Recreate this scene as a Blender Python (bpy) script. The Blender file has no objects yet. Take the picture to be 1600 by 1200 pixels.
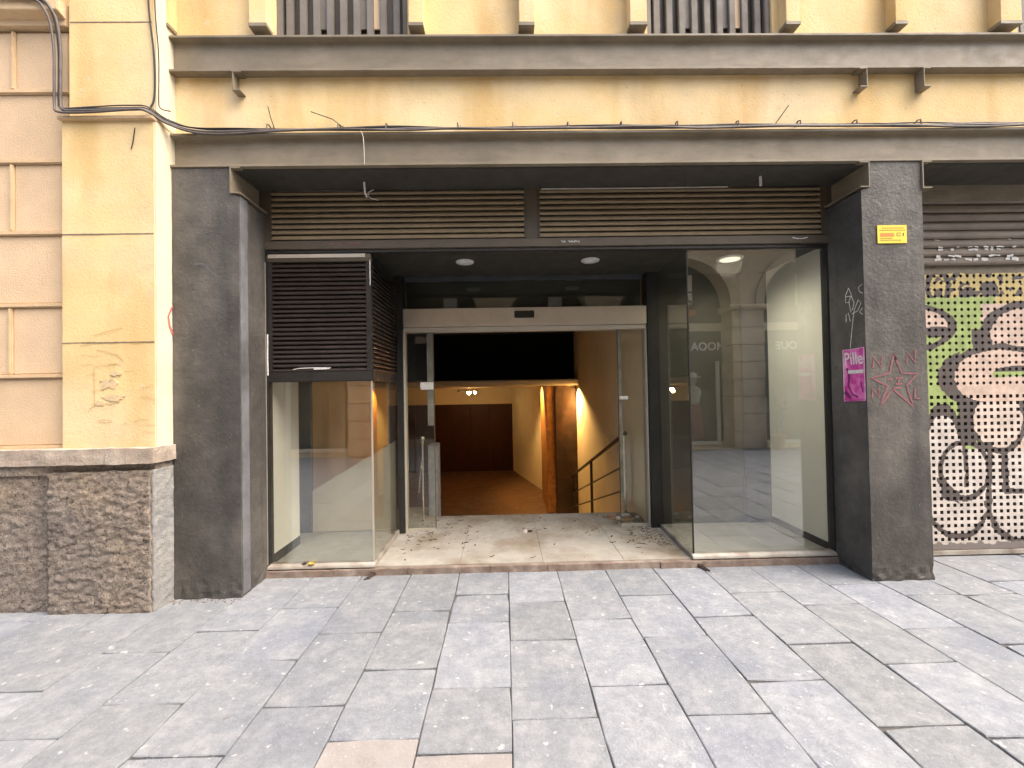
import bpy, bmesh, math, random
from mathutils import Vector, Matrix, noise
random.seed(7)
SC = bpy.context.scene
COL = SC.collection
rad = math.radians

# ------------------------------------------------------------------ camera
def camera_matrix(loc, yaw, pitch, roll):
    cy, sy, cp, sp = math.cos(yaw), math.sin(yaw), math.cos(pitch), math.sin(pitch)
    fwd = Vector((sy*cp, cy*cp, sp)); right = Vector((cy, -sy, 0)); up = right.cross(fwd)
    cr, sr = math.cos(roll), math.sin(roll)
    r2 = right*cr - up*sr; u2 = right*sr + up*cr
    m = Matrix((r2, u2, -fwd)).transposed().to_4x4(); m.translation = loc
    return m
cam = bpy.data.cameras.new('camera')
cam.sensor_width = 36.0; cam.lens = 36.0*680/1600; cam.clip_start = .05; cam.clip_end = 600
cam_o = bpy.data.objects.new('camera', cam); COL.objects.link(cam_o)
cam_o.matrix_world = camera_matrix(Vector((0, 0, 1.5)), .0176, .0147, .0180)
SC.camera = cam_o

# ------------------------------------------------------------------ sky, sun, exposure
SUN_EL, SUN_AZ = rad(56), rad(114)          # azimuth clockwise from +Y: the brightest sky stands along the street, to the right of the camera
w = bpy.data.worlds.new('World'); SC.world = w; w.use_nodes = True
nt = w.node_tree; bg = nt.nodes['Background']
sky = nt.nodes.new('ShaderNodeTexSky'); sky.sky_type = 'NISHITA'; sky.sun_disc = False
sky.sun_elevation = SUN_EL; sky.sun_rotation = SUN_AZ
sky.air_density = 1.0; sky.dust_density = 6.0; sky.ozone_density = .6
nt.links.new(sky.outputs[0], bg.inputs[0]); bg.inputs[1].default_value = .15
sl = bpy.data.lights.new('sun', 'SUN'); sl.energy = 1.5; sl.angle = rad(65); sl.color = (1, .95, .87)
so = bpy.data.objects.new('sun', sl); COL.objects.link(so)
sd = Vector((math.sin(SUN_AZ)*math.cos(SUN_EL), math.cos(SUN_AZ)*math.cos(SUN_EL), math.sin(SUN_EL)))
so.rotation_euler = sd.to_track_quat('Z', 'Y').to_euler(); so.location = (3, -6, 12)
SC.view_settings.view_transform = 'Standard'; SC.view_settings.look = 'None'
SC.view_settings.exposure = 1.62; SC.view_settings.gamma = 1.0
SC.render.engine = 'CYCLES'
SC.cycles.use_denoising = True
SC.cycles.use_adaptive_sampling = True; SC.cycles.adaptive_threshold = .02
SC.cycles.max_bounces = 8; SC.cycles.diffuse_bounces = 4; SC.cycles.transparent_max_bounces = 24
SC.cycles.glossy_bounces = 5; SC.cycles.sample_clamp_indirect = 6

# ------------------------------------------------------------------ materials
def mat(name, base, rough=.7, metal=0., vary=.15, scale=3., bump=.2, bscale=40., tint=None, tscale=1.2, tamt=.5,
        spec=.4, per_object=0., streak=None, speck=None):
    """base colour with broad and fine noise, an optional second colour in patches, streaks, specks and bump"""
    m = bpy.data.materials.new(name); m.use_nodes = True
    n = m.node_tree.nodes; l = m.node_tree.links; b = n['Principled BSDF']
    b.inputs['Roughness'].default_value = rough; b.inputs['Metallic'].default_value = metal
    b.inputs['Specular IOR Level'].default_value = spec
    geo = n.new('ShaderNodeNewGeometry')
    def nz(sc, det=4, vec=None, ro=.6):
        t = n.new('ShaderNodeTexNoise'); t.inputs['Scale'].default_value = sc; t.inputs['Detail'].default_value = det
        t.inputs['Roughness'].default_value = ro
        l.new(vec or geo.outputs['Position'], t.inputs['Vector']); return t.outputs['Fac']
    def ramp(f, a, c, lo=.0, hi=1.):
        r = n.new('ShaderNodeMapRange'); r.inputs[1].default_value = a; r.inputs[2].default_value = c
        r.inputs[3].default_value = lo; r.inputs[4].default_value = hi; l.new(f, r.inputs[0]); return r.outputs[0]
    def mix(f, a, c, mode='MIX'):
        x = n.new('ShaderNodeMix'); x.data_type = 'RGBA'; x.blend_type = mode
        if isinstance(f, (int, float)): x.inputs[0].default_value = f
        else: l.new(f, x.inputs[0])
        for i, v in ((6, a), (7, c)):
            if isinstance(v, tuple): x.inputs[i].default_value = v+(1,)
            else: l.new(v, x.inputs[i])
        return x.outputs[2]
    col = tuple(base)
    if tint: col = mix(ramp(nz(tscale, 4), .45, .68, 0, tamt), col, tuple(tint))
    if streak:
        mp = n.new('ShaderNodeMapping'); mp.inputs['Scale'].default_value = streak[1]
        l.new(geo.outputs['Position'], mp.inputs[0])
        col = mix(ramp(nz(1., 3, mp.outputs[0]), .5, .72, 0, streak[2]), col, tuple(streak[0]))
    for k_ in (speck if isinstance(speck, list) else [speck] if speck else []): col = mix(ramp(nz(k_[1], 2), k_[3], k_[3]+.05, 0, k_[2]), col, tuple(k_[0]))
    f = nz(scale, 4)
    col = mix(1., col, mix(ramp(f, .3, .7), (1-vary,)*3, (1+vary,)*3), 'MULTIPLY')
    if per_object:
        oi = n.new('ShaderNodeObjectInfo')
        col = mix(1., col, mix(oi.outputs['Random'], (1-per_object,)*3, (1+per_object*.7, 1+per_object*.7, 1+per_object)), 'MULTIPLY')
    if isinstance(col, tuple): b.inputs['Base Color'].default_value = col+(1,)
    else: l.new(col, b.inputs['Base Color'])
    l.new(ramp(nz(scale*2.3, 2), .3, .7, max(rough-.1, .03), min(rough+.1, 1)), b.inputs['Roughness'])
    if bump:
        bp = n.new('ShaderNodeBump'); bp.inputs['Strength'].default_value = bump; bp.inputs['Distance'].default_value = .01
        l.new(nz(bscale, 4, None, .65), bp.inputs['Height']); l.new(bp.outputs[0], b.inputs['Normal'])
    return m
def glass(name, tint, ior=1.75, rough=0.):
    m = bpy.data.materials.new(name); m.use_nodes = True
    n = m.node_tree.nodes; l = m.node_tree.links; n.remove(n['Principled BSDF'])
    fr = n.new('ShaderNodeFresnel'); g0 = n.new('ShaderNodeNewGeometry'); io = n.new('ShaderNodeMapRange')   # same reflectance on both faces of a thin pane
    io.inputs[3].default_value = ior; io.inputs[4].default_value = 1/ior; l.new(g0.outputs['Backfacing'], io.inputs[0]); l.new(io.outputs[0], fr.inputs[0])
    tr = n.new('ShaderNodeBsdfTransparent'); tr.inputs[0].default_value = tuple(tint)+(1,)
    gl = n.new('ShaderNodeBsdfGlossy'); gl.inputs['Roughness'].default_value = rough
    dust = n.new('ShaderNodeBsdfDiffuse'); dust.inputs[0].default_value = (.5, .5, .45, 1)
    geo = n.new('ShaderNodeNewGeometry'); nz = n.new('ShaderNodeTexNoise'); nz.inputs['Scale'].default_value = 2.2; nz.inputs['Detail'].default_value = 6
    l.new(geo.outputs['Position'], nz.inputs['Vector'])
    r = n.new('ShaderNodeMapRange'); r.inputs[1].default_value = .35; r.inputs[2].default_value = .8; r.inputs[3].default_value = .002; r.inputs[4].default_value = .022
    l.new(nz.outputs['Fac'], r.inputs[0])
    m0 = n.new('ShaderNodeMixShader'); l.new(r.outputs[0], m0.inputs[0]); l.new(tr.outputs[0], m0.inputs[1]); l.new(dust.outputs[0], m0.inputs[2])
    mx = n.new('ShaderNodeMixShader'); l.new(fr.outputs[0], mx.inputs[0]); l.new(m0.outputs[0], mx.inputs[1]); l.new(gl.outputs[0], mx.inputs[2])
    l.new(mx.outputs[0], n['Material Output'].inputs[0]); return m
def emit(name, col, s):
    m = bpy.data.materials.new(name); m.use_nodes = True; b = m.node_tree.nodes['Principled BSDF']
    b.inputs['Base Color'].default_value = tuple(col)+(1,); b.inputs['Emission Color'].default_value = tuple(col)+(1,)
    b.inputs['Emission Strength'].default_value = s; return m

M = {}
M['yellow'] = mat('yellow_plaster', (.69, .505, .245), .88, vary=.11, scale=2.2, bump=.35, bscale=55, tint=(.71, .57, .36), tscale=.9, tamt=.9,
                  streak=((.52, .32, .11), (2.2, 2.2, .6), .7), speck=[((.38, .25, .11), 34, .5, .70), ((.60, .47, .28), 11, .6, .64)])
M['cream'] = mat('cream_plaster', (.66, .58, .42), .85, vary=.08, scale=4, bump=.3, bscale=60, tint=(.55, .48, .36), tscale=3, tamt=.5)
M['ochre'] = mat('ochre_render', (.63, .46, .29), .9, vary=.10, scale=2.5, bump=.5, bscale=95, tint=(.56, .41, .27), tscale=2.2, tamt=.6, per_object=.05)
M['bead'] = mat('ochre_joint', (.58, .42, .25), .9, vary=.12, scale=6, bump=.4, bscale=80)
M['stone'] = mat('rough_stone', (.225, .188, .158), .95, vary=.38, scale=30, bump=1.0, bscale=62, tint=(.31, .235, .16), tscale=1.7, tamt=.85,
                 streak=((.12, .105, .092), (3.5, 3.5, 2.2), .6), speck=[((.055, .045, .038), 48, .85, .61), ((.42, .35, .27), 70, .5, .66)])
M['ledge'] = mat('ledge_stone', (.36, .29, .23), .9, vary=.2, scale=9, bump=.6, bscale=70, tint=(.48, .42, .35), tscale=6, tamt=.7)
M['stone_grey'] = mat('grey_skylit_side_and_parapet', (.30, .29, .275), .95, vary=.22, scale=16, bump=1.0, bscale=80, tint=(.24, .24, .24), tscale=4, tamt=.6)  # plinth side with sky light put into its colour; also the stair parapet
M['pillar'] = mat('grey_pillar_paint', (.066, .060, .053), .6, vary=.24, scale=6, bump=.5, bscale=38, tint=(.125, .114, .10), tscale=1.1, tamt=.95,
                  streak=((.040, .038, .036), (6, 6, .7), .6), speck=[((.26, .25, .23), 48, .5, .70), ((.03, .03, .03), 21, .5, .68)])
M['edgegrey'] = mat('pale_grey_sheen_and_chips', (.15, .15, .16), .7, vary=.25, scale=5, bump=.4, tint=(.085, .084, .085), tscale=2.6, tamt=.95)  # shared by the painted-in sheen strip and the paint chips
M['patch'] = mat('flaked_plaster', (.60, .45, .26), .9, vary=.12, scale=25, bump=.4)
M['crackline'] = mat('brown_crack', (.42, .27, .12), .9, bump=0)
M['beam'] = mat('taupe_steel_paint', (.205, .170, .118), .55, vary=.12, scale=5, bump=.15, bscale=50, tint=(.25, .21, .15), tscale=2, tamt=.8,
                streak=((.12, .095, .06), (4, 4, 14), .45), speck=((.4, .36, .28), 60, .4, .73))
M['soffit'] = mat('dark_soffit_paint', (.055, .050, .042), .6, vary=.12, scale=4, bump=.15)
M['louvre'] = mat('bronze_louvre', (.25, .19, .115), .45, vary=.12, scale=6, bump=.08, per_object=.05)
M['bronze'] = mat('bronze_frame', (.085, .068, .047), .5, vary=.12, scale=6, bump=.1)
M['black'] = mat('black_aluminium', (.022, .020, .018), .42, vary=.2, scale=8, bump=.08, speck=((.3, .28, .25), 48, .4, .75))
M['slat'] = mat('black_blind_slat', (.032, .024, .020), .38, vary=.2, scale=6, bump=.05, per_object=.12)
M['alu'] = mat('brushed_aluminium', (.56, .50, .42), .38, .55, vary=.06, scale=7, bump=.05)
M['sill'] = mat('worn_sill', (.42, .39, .34), .6, .2, vary=.2, scale=14, bump=.3, tint=(.16, .11, .08), tscale=7, tamt=.8)
M['chrome'] = mat('polished_steel', (.62, .58, .5), .22, .9, vary=.05, bump=0)
M['railp'] = mat('brown_rail_paint', (.05, .032, .022), .45, vary=.1, bump=.1)
M['white'] = mat('white_panel', (.86, .84, .75), .75, vary=.03, scale=3, bump=.05, tint=(.80, .76, .66), tscale=1.0, tamt=.6)
M['backpanel'] = mat('pale_back_panel', (.55, .49, .37), .8, vary=.06, scale=3, bump=.1)
M['dimpanel'] = mat('drab_back_panel', (.055, .052, .038), .8, vary=.08, scale=3, bump=.1)
M['greypost'] = mat('slate_post', (.055, .060, .070), .7, vary=.12, bump=.1)
M['lobbywall'] = mat('lobby_wall', (.72, .62, .43), .85, vary=.05, scale=2, bump=.1, tint=(.67, .57, .41), tscale=1.5, tamt=.5)
M['lobbyblack'] = mat('black_bulkhead', (.006, .006, .006), .95, bump=.0, spec=.1)
M['lobbyceil'] = mat('dark_ceiling', (.035, .033, .026), .75, bump=.05)
M['pale_trim'] = mat('pale_trim', (.44, .40, .33), .6, vary=.06, bump=.05)
M['maroon'] = mat('maroon_panelling', (.045, .011, .006), .55, vary=.15, scale=3, bump=.1)
M['hallfloor'] = mat('brown_hall_floor', (.11, .058, .028), .5, vary=.12, scale=2, bump=.05)
M['wood'] = mat('dark_column_wood', (.035, .017, .009), .5, vary=.35, scale=7, bump=.2, tint=(.075, .033, .012), tscale=3, tamt=.8)
M['litwood'] = mat('lit_column_wood', (.42, .19, .05), .5, vary=.3, scale=9, bump=.15, tint=(.26, .10, .025), tscale=5, tamt=.8)  # column wood with the warm lamp light put into its colour
M['landing'] = mat('dusty_terrazzo', (.36, .335, .29), .8, vary=.12, scale=6, bump=.25, bscale=80, tint=(.215, .17, .12), tscale=1.9, tamt=.95,
                   speck=((.12, .09, .06), 26, .7, .70))
M['threshold'] = mat('threshold_stone', (.20, .145, .115), .85, vary=.25, scale=12, bump=.7, bscale=50, tint=(.34, .29, .24), tscale=5, tamt=.8)
M['showfloor'] = mat('showcase_tile', (.36, .35, .31), .45, vary=.08, scale=4, bump=.05, tint=(.42, .40, .35), tscale=2, tamt=.5)
M['slab'] = mat('granite_paving', (.212, .224, .238), .8, vary=.13, scale=26, bump=.7, bscale=70, tint=(.305, .314, .320), tscale=8, tamt=.7,
                per_object=.13, streak=((.140, .155, .192), (1.3, 1.3, 1), .7), speck=[((.50, .51, .52), 130, .5, .645), ((.52, .515, .50), 17, .55, .66), ((.12, .115, .11), 9.5, .75, .735), ((.17, .165, .16), 85, .6, .69)])
M['joint'] = mat('joint_dirt', (.095, .088, .08), .95, vary=.2, scale=20, bump=.5)
M['pink_slab'] = mat('pink_granite', (.262, .240, .230), .8, vary=.12, scale=8, bump=.5, bscale=60, tint=(.30, .285, .278), tscale=5, tamt=.7, speck=((.62, .6, .58), 80, .5, .66))
M['ground'] = mat('street_ground', (.22, .215, .21), .9, vary=.2, scale=1.5, bump=.3)
M['shutterbrown'] = mat('brown_shutter', (.17, .135, .10), .42, vary=.18, scale=5, bump=.1, per_object=.06)
M['greywood'] = mat('grey_painted_wood', (.17, .15, .125), .7, vary=.12, scale=6, bump=.15, per_object=.08)
M['dark'] = mat('dark_void', (.02, .018, .015), .9, bump=0)
M['cable'] = mat('grey_cable', (.10, .085, .075), .6, vary=.25, scale=12, bump=0)
M['cableblack'] = mat('black_cable', (.02, .018, .018), .6, bump=0)
M['lightplastic'] = mat('white_lamp_plastic', (.62, .62, .6), .4, vary=.03, bump=0)
M['sticker'] = mat('yellow_sticker', (.78, .58, .06), .5, vary=.04, bump=0)
M['red'] = mat('red_print', (.62, .22, .04), .6, vary=.1, bump=0)
M['print'] = mat('dark_print', (.28, .20, .04), .6, bump=0)
M['magenta'] = mat('magenta_poster', (.55, .045, .30), .5, vary=.15, scale=9, bump=.05, tint=(.72, .28, .52), tscale=9, tamt=.9)
M['poster_dark'] = mat('poster_dark_ink', (.16, .02, .10), .5, bump=0)
M['whitepaint'] = mat('white_paint_marker', (.62, .61, .58), .6, vary=.2, scale=30, bump=0)
M['pinkpaint'] = mat('dull_pink_paint', (.27, .105, .115), .6, vary=.25, scale=20, bump=0)
M['redpaint'] = mat('red_spray', (.60, .09, .09), .6, vary=.2, scale=15, bump=0)
M['leaf'] = mat('dead_leaf', (.12, .082, .05), .8, vary=.3, scale=20, bump=.1, per_object=.4)
M['yleaf'] = mat('yellow_leaf', (.55, .36, .06), .7, vary=.15, scale=30, bump=0)
M['paper'] = mat('paper', (.62, .60, .55), .8, vary=.12, scale=25, bump=.1)
M['card'] = mat('torn_cardboard', (.36, .23, .13), .85, vary=.2, scale=18, bump=.1)
M['rust'] = mat('rusty_iron', (.06, .04, .03), .75, .3, vary=.3, scale=30, bump=.4)
M['arcstone'] = mat('arcade_stone', (.60, .48, .31), .85, vary=.14, scale=3, bump=.3, tint=(.48, .37, .23), tscale=1.2, tamt=.7, per_object=.10)
M['arcwall'] = mat('arcade_plaster', (.60, .48, .31), .85, vary=.1, scale=2, bump=.2, tint=(.44, .35, .22), tscale=1, tamt=.6)
M['shopdark'] = mat('dark_shopfront', (.055, .055, .045), .6, vary=.1, bump=.05)
M['shopglow'] = mat('shop_interior', (.11, .10, .07), .8, vary=.15, bump=0)
M['white_frame'] = mat('white_window_frame', (.78, .77, .72), .5, vary=.04, bump=0)
M['sign'] = mat('white_lettering', (.92, .92, .88), .5, bump=0)
M['manwhite'] = mat('white_cloth', (.74, .73, .70), .8, bump=.1)
M['manred'] = mat('red_brown_cloth', (.30, .075, .045), .8, bump=.1)
M['foliage'] = mat('leaves', (.06, .085, .03), .6, vary=.3, scale=12, bump=0)
M['terracotta'] = mat('terracotta', (.32, .13, .06), .8, bump=.1)
M['glass'] = glass('shop_glass', (.975, .98, .955), 2.3)
M['door_glass'] = glass('door_glass', (.93, .94, .90), 1.55)
M['frost'] = mat('frosted_strip', (.15, .14, .105), .55, vary=.2, scale=9, bump=.1, tint=(.25, .24, .2), tscale=8, tamt=.6)
M['bulb'] = emit('lit_bulb', (1, .72, .34), 30)

# ------------------------------------------------------------------ mesh helpers
class MB:
    """collects shapes in world coordinates"""
    def __init__(s): s.v = []; s.f = []
    def add(s, vs, fs):
        k = len(s.v); s.v += [Vector(p) for p in vs]; s.f += [tuple(i+k for i in f) for f in fs]; return s
    def box(s, x0, x1, y0, y1, z0, z1):
        return s.add([(x0,y0,z0),(x1,y0,z0),(x1,y1,z0),(x0,y1,z0),(x0,y0,z1),(x1,y0,z1),(x1,y1,z1),(x0,y1,z1)],
                     [(0,3,2,1),(4,5,6,7),(0,1,5,4),(1,2,6,5),(2,3,7,6),(3,0,4,7)])
    def prism(s, poly, axis, a, b):
        """poly: 2D outline extruded along axis ('x': (y,z), 'y': (x,z), 'z': (x,y))"""
        def P(p, t): return {'x': (t, p[0], p[1]), 'y': (p[0], t, p[1]), 'z': (p[0], p[1], t)}[axis]
        n = len(poly)
        return s.add([P(p, a) for p in poly]+[P(p, b) for p in poly],
                     [tuple(range(n)), tuple(range(2*n-1, n-1, -1))]+[(i, i+n, (i+1) % n+n, (i+1) % n) for i in range(n)])
    def tube(s, pts, r, n=8, cap=True):
        pts = [Vector(p) for p in pts]; k = len(s.v); prev = None
        for i, p in enumerate(pts):
            d = (pts[min(i+1, len(pts)-1)]-pts[max(i-1, 0)]).normalized()
            a = prev if prev is not None else (Vector((0, 0, 1)) if abs(d.z) < .9 else Vector((1, 0, 0)))
            u = (a-d*a.dot(d)).normalized(); prev = u; v = d.cross(u)
            rr = r[i] if isinstance(r, (list, tuple)) else r
            for j in range(n):
                t = 2*math.pi*j/n; s.v.append(p+(u*math.cos(t)+v*math.sin(t))*rr)
        for i in range(len(pts)-1):
            for j in range(n):
                s.f.append((k+i*n+j, k+i*n+(j+1) % n, k+(i+1)*n+(j+1) % n, k+(i+1)*n+j))
        if cap:
            s.f.append(tuple(k+j for j in range(n-1, -1, -1))); e = k+(len(pts)-1)*n; s.f.append(tuple(e+j for j in range(n)))
        return s
    def lathe(s, c, prof, n=24):
        """prof: (radius, z) list round the vertical through c"""
        return s.tube([(c[0], c[1], c[2]+z) for r, z in prof], [max(r, 1e-4) for r, z in prof], n)
    def stroke(s, pts, wd, plane, off, closed=False, lift=.0004):
        """a flat painted line of width wd; plane 'y' (points x,z at y=off) or 'x' (points y,z at x=off)"""
        if closed: pts = list(pts)+[pts[0], pts[1]]
        pts = [Vector(p) for p in pts]; L = []; R = []
        for i, p in enumerate(pts):
            d = (pts[min(i+1, len(pts)-1)]-pts[max(i-1, 0)]); d = d.normalized() if d.length else Vector((1, 0))
            q = Vector((-d.y, d.x))*wd*.5*random.uniform(.8, 1.15); L.append(p+q); R.append(p-q)
        def P(p, t): return (t, p.x, p.y) if plane == 'x' else (p.x, t, p.y)
        n = len(pts)
        vs = [P(p, off) for p in L]+[P(p, off) for p in R]+[P(p, off-lift) for p in L]+[P(p, off-lift) for p in R]
        fs = []
        for i in range(n-1):
            fs += [(i, i+1, n+i+1, n+i), (2*n+i, 3*n+i, 3*n+i+1, 2*n+i+1), (i, 2*n+i, 2*n+i+1, i+1), (n+i, n+i+1, 3*n+i+1, 3*n+i)]
        return s.add(vs, fs)
    def rough(s, x0, x1, y0, y1, z0, z1, step, disp):
        """a box of small quads, every vertex moved by disp(p); shared edges stay shut because disp depends on p alone"""
        def grid(o, a, b, na, nb):
            k = len(s.v)
            for i in range(na+1):
                for j in range(nb+1):
                    p = o+a*(i/na)+b*(j/nb); s.v.append(p+disp(p))
            for i in range(na):
                for j in range(nb):
                    q = k+i*(nb+1)+j; s.f.append((q, q+nb+1, q+nb+2, q+1))
        X, Y, Z = Vector((x1-x0, 0, 0)), Vector((0, y1-y0, 0)), Vector((0, 0, z1-z0)); o = Vector((x0, y0, z0))
        nx, ny, nz = (max(1, int(round(v.length/step))) for v in (X, Y, Z))
        grid(o, X, Z, nx, nz); grid(o+Y, Z, X, nz, nx); grid(o, Z, Y, nz, ny); grid(o+X, Y, Z, ny, nz); grid(o, Y, X, ny, nx); grid(o+Z, X, Y, nx, ny)
        return s
ORIGIN = {}
def link(o, parent):
    COL.objects.link(o)
    if parent: o.parent = parent
def obj(name, mb, material, parent=None, bevel=0., smooth=False, at=None):
    """one mesh object; vertices are given in world coordinates, the origin goes to the parent's (or to 'at')"""
    org = Vector(at) if at is not None else (ORIGIN[parent.name] if parent else Vector((0, 0, 0)))
    me = bpy.data.meshes.new(name); me.from_pydata([v-org for v in mb.v], [], mb.f)
    bm = bmesh.new(); bm.from_mesh(me)
    bmesh.ops.remove_doubles(bm, verts=bm.verts, dist=1e-5)
    bmesh.ops.recalc_face_normals(bm, faces=bm.faces)
    if bevel:
        bmesh.ops.bevel(bm, geom=[e for e in bm.edges if len(e.link_faces) == 2 and e.calc_face_angle(0) > .5], offset=bevel, segments=2, affect='EDGES', clamp_overlap=True)
    bm.to_mesh(me); bm.free()
    if smooth: me.shade_smooth()
    me.materials.append(M[material])
    o = bpy.data.objects.new(name, me); link(o, parent)
    if at is not None:
        o.location = org-(ORIGIN[parent.name] if parent else Vector((0, 0, 0)))
    ORIGIN[o.name] = org
    return o
def again(o, loc, parent=None, rot=None, scale=None):
    """another of the same mesh, its origin at world point loc"""
    c = bpy.data.objects.new(o.name.split('.')[0], o.data); link(c, parent)
    c.location = Vector(loc)-(ORIGIN[parent.name] if parent else Vector((0, 0, 0)))
    if rot: c.rotation_euler = rot
    if scale: c.scale = scale
    ORIGIN[c.name] = Vector(loc); return c
def tag(o, label, cat, group=None):
    o['label'] = label; o['category'] = cat
    if group: o['group'] = group
    return o
def thing(name, label, cat, loc, group=None):
    o = bpy.data.objects.new(name, None); COL.objects.link(o); o.location = loc; o.empty_display_size = .1
    ORIGIN[o.name] = Vector(loc); return tag(o, label, cat, group)
def struct(o): o['kind'] = 'structure'; return o
def bx(*a): return MB().box(*a)
def text_mb(txt, size, mapper):
    """lettering from the built-in font; mapper(x, y) gives the world point"""
    cu = bpy.data.curves.new('lettering', 'FONT'); cu.body = txt; cu.size = size; cu.align_x = 'CENTER'; cu.align_y = 'CENTER'
    cu.resolution_u = 3; cu.offset = size*.012
    t = bpy.data.objects.new('lettering', cu); COL.objects.link(t)
    bpy.context.view_layer.update()
    me = bpy.data.meshes.new_from_object(t.evaluated_get(bpy.context.evaluated_depsgraph_get()))
    mb = MB().add([mapper(v.co.x, v.co.y) for v in me.vertices], [tuple(p.vertices) for p in me.polygons])
    bpy.data.objects.remove(t); bpy.data.meshes.remove(me); bpy.data.curves.remove(cu)
    return mb
def nv(p, s, seed=0.): return noise.noise_vector(p*s+Vector((seed, seed*1.7, -seed)))

# ------------------------------------------------------------------ levels (metres)
YP = 3.28      # front of pillars and beams
YS = 3.66      # display windows
YD = 4.56      # sliding door
ZL = .06       # landing level
ZC = 2.70      # ceiling of the recess

# ------------------------------------------------------------------ ground and pavement
HX0, HX1, HY0, HY1 = -4.3, 6.4, 3.74, 14.7      # the cellar opening under the shop
struct(obj('ground', MB().add([(-150, -150, -.06), (150, -150, -.06), (150, 150, -.06), (-150, 150, -.06), (HX0, HY0, -.06), (HX1, HY0, -.06), (HX1, HY1, -.06), (HX0, HY1, -.06)],
                              [(0, 1, 5, 4), (1, 2, 6, 5), (2, 3, 7, 6), (3, 0, 4, 7)]), 'ground'))
pave = struct(obj('pavement', bx(-9, 11, -3.05, YS+.1, -.05, -.014), 'joint'))
def slab_mb(x0, x1, y0, y1, far=False):
    g = lambda: random.uniform(.0007, .0024); x0 += g(); x1 -= g(); y0 += g(); y1 -= g()
    mb = MB()
    if far: return mb.box(x0, x1, y0, y1, -.03, 0)
    out = []
    def side(a, b, n):
        for i in range(n):
            t = i/n; p = Vector(a).lerp(Vector(b), t); j = .0022
            c = (.006 if random.random() < .9 else .018) if i == 0 else 0
            q = p+Vector((random.uniform(-j, j), random.uniform(-j, j)))
            m = Vector(((x0+x1)/2, (y0+y1)/2)); out.append(q+(m-q).normalized()*c*random.uniform(.3, 1.6))
    side((x0, y0), (x1, y0), 2); side((x1, y0), (x1, y1), 3); side((x1, y1), (x0, y1), 2); side((x0, y1), (x0, y0), 3)
    m = Vector(((x0+x1)/2, (y0+y1)/2)); n = len(out)
    dz = random.uniform(-.0022, .0022); tx, ty = random.uniform(-.004, .004), random.uniform(-.003, .003)
    def Z(p): return dz+tx*(p.x-m.x)+ty*(p.y-m.y)
    top = [(q := p+(m-p).normalized()*.005, Z(p))[0].to_3d()+Vector((0, 0, Z(p))) for p in out]
    mid = [Vector((p.x, p.y, Z(p)-.004)) for p in out]; bot = [Vector((p.x, p.y, -.03)) for p in out]
    mb.add(top+mid+bot, [tuple(range(n))]+[(i, n+i, n+(i+1) % n, (i+1) % n) for i in range(n)]+[(n+i, 2*n+i, 2*n+(i+1) % n, n+(i+1) % n) for i in range(n)])
    return mb
joints = {-7: [2.86, 2.30], -6: [2.62, 1.98], -5: [2.83, 2.185], -4: [3.10, 2.51, 1.86], -3: [2.766, 2.135], -2: [3.018, 2.393, 1.919], -1: [3.237, 2.854, 2.226, 1.829],
          0: [3.104, 2.632, 2.008], 1: [2.85, 2.215], 2: [3.16, 2.632, 2.0], 3: [2.843, 2.212], 4: [3.156, 2.52, 1.901], 5: [2.961, 2.319], 6: [3.25, 2.645, 2.02]}
far = MB()
for c in range(-22, 27):
    x0 = .006+.4*c; x1 = x0+.4
    near = -11 <= c <= 12
    js = list(joints.get(c, [3.0+random.uniform(-.15, .25), 2.4+random.uniform(-.1, .1)]))
    y = js[-1]
    while y > -2.6: y -= random.choice((.5, .6, .62, .7, .45)); js.append(y)
    js = [YS+.06]+js
    for a, b in zip(js[1:], js[:-1]):
        if near and b > .75:
            pink = c in (-2, -1) and b < 1.93
            obj('paving_slab', slab_mb(x0, x1, a, b), 'pink_slab' if pink else 'slab', pave, at=((x0+x1)/2, (a+b)/2, 0))
        elif a > -3.2: far.box(x0+.004, x1-.004, max(a, -3.04)+.004, b-.004, -.03, random.uniform(-.002, .002))
o = obj('paving_field', far, 'slab', pave); o['kind'] = 'stuff'

# ------------------------------------------------------------------ neighbouring building with the yellow pier
nb = thing('neighbour_building', 'yellow plastered building of ashlar blocks with a rough stone plinth and corner pier', 'building', (-3.5, 3.2, 0))
obj('wall', bx(-9, -3.10, 3.225, 3.7, 0, 7.5), 'ochre', nb)
courses = [4.19, 3.73, 3.218, 2.697, 2.174, 1.663, 1.15]
def rough_amp(a, s):
    return lambda p: nv(p, s)*a+nv(p, s*2.7, 5)*a*.45
for i in range(6):
    z1, z0 = courses[i]-.016, courses[i+1]+.016
    xs = [-3.128, -3.525-.012*i/2, -4.35, -5.2, -6.1] if i % 2 == 0 else [-3.128, -4.75, -6.1]
    for xa, xb in zip(xs[1:], xs[:-1]):
        obj('ashlar_block', bx(xa+.012, xb-.012, 3.198, 3.23, z0, z1), 'ochre', nb, bevel=.006, at=((xa+xb)/2, 3.2, z0))
    bd = MB().box(-6.1, -3.122, 3.178, 3.23, courses[i+1]-.016, courses[i+1]+.016)
    obj('joint_bead', bd, 'bead', nb, bevel=.007)
    for xv in xs[1:-1]:
        obj('joint_bead', bx(xv-.012, xv+.012, 3.181, 3.23, z0, z1), 'bead', nb, bevel=.006)
obj('cornice', MB().prism([(3.23, 4.19), (3.16, 4.19), (3.16, 4.235), (3.10, 4.26), (3.10, 4.34), (3.23, 4.36)], 'x', -9, -3.122), 'bead', nb, bevel=.004)
obj('upper_wall', bx(-9, -3.122, 3.19, 3.3, 4.36, 7.5), 'yellow', nb)
XR = -2.478     # street-side corner of the pier
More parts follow.
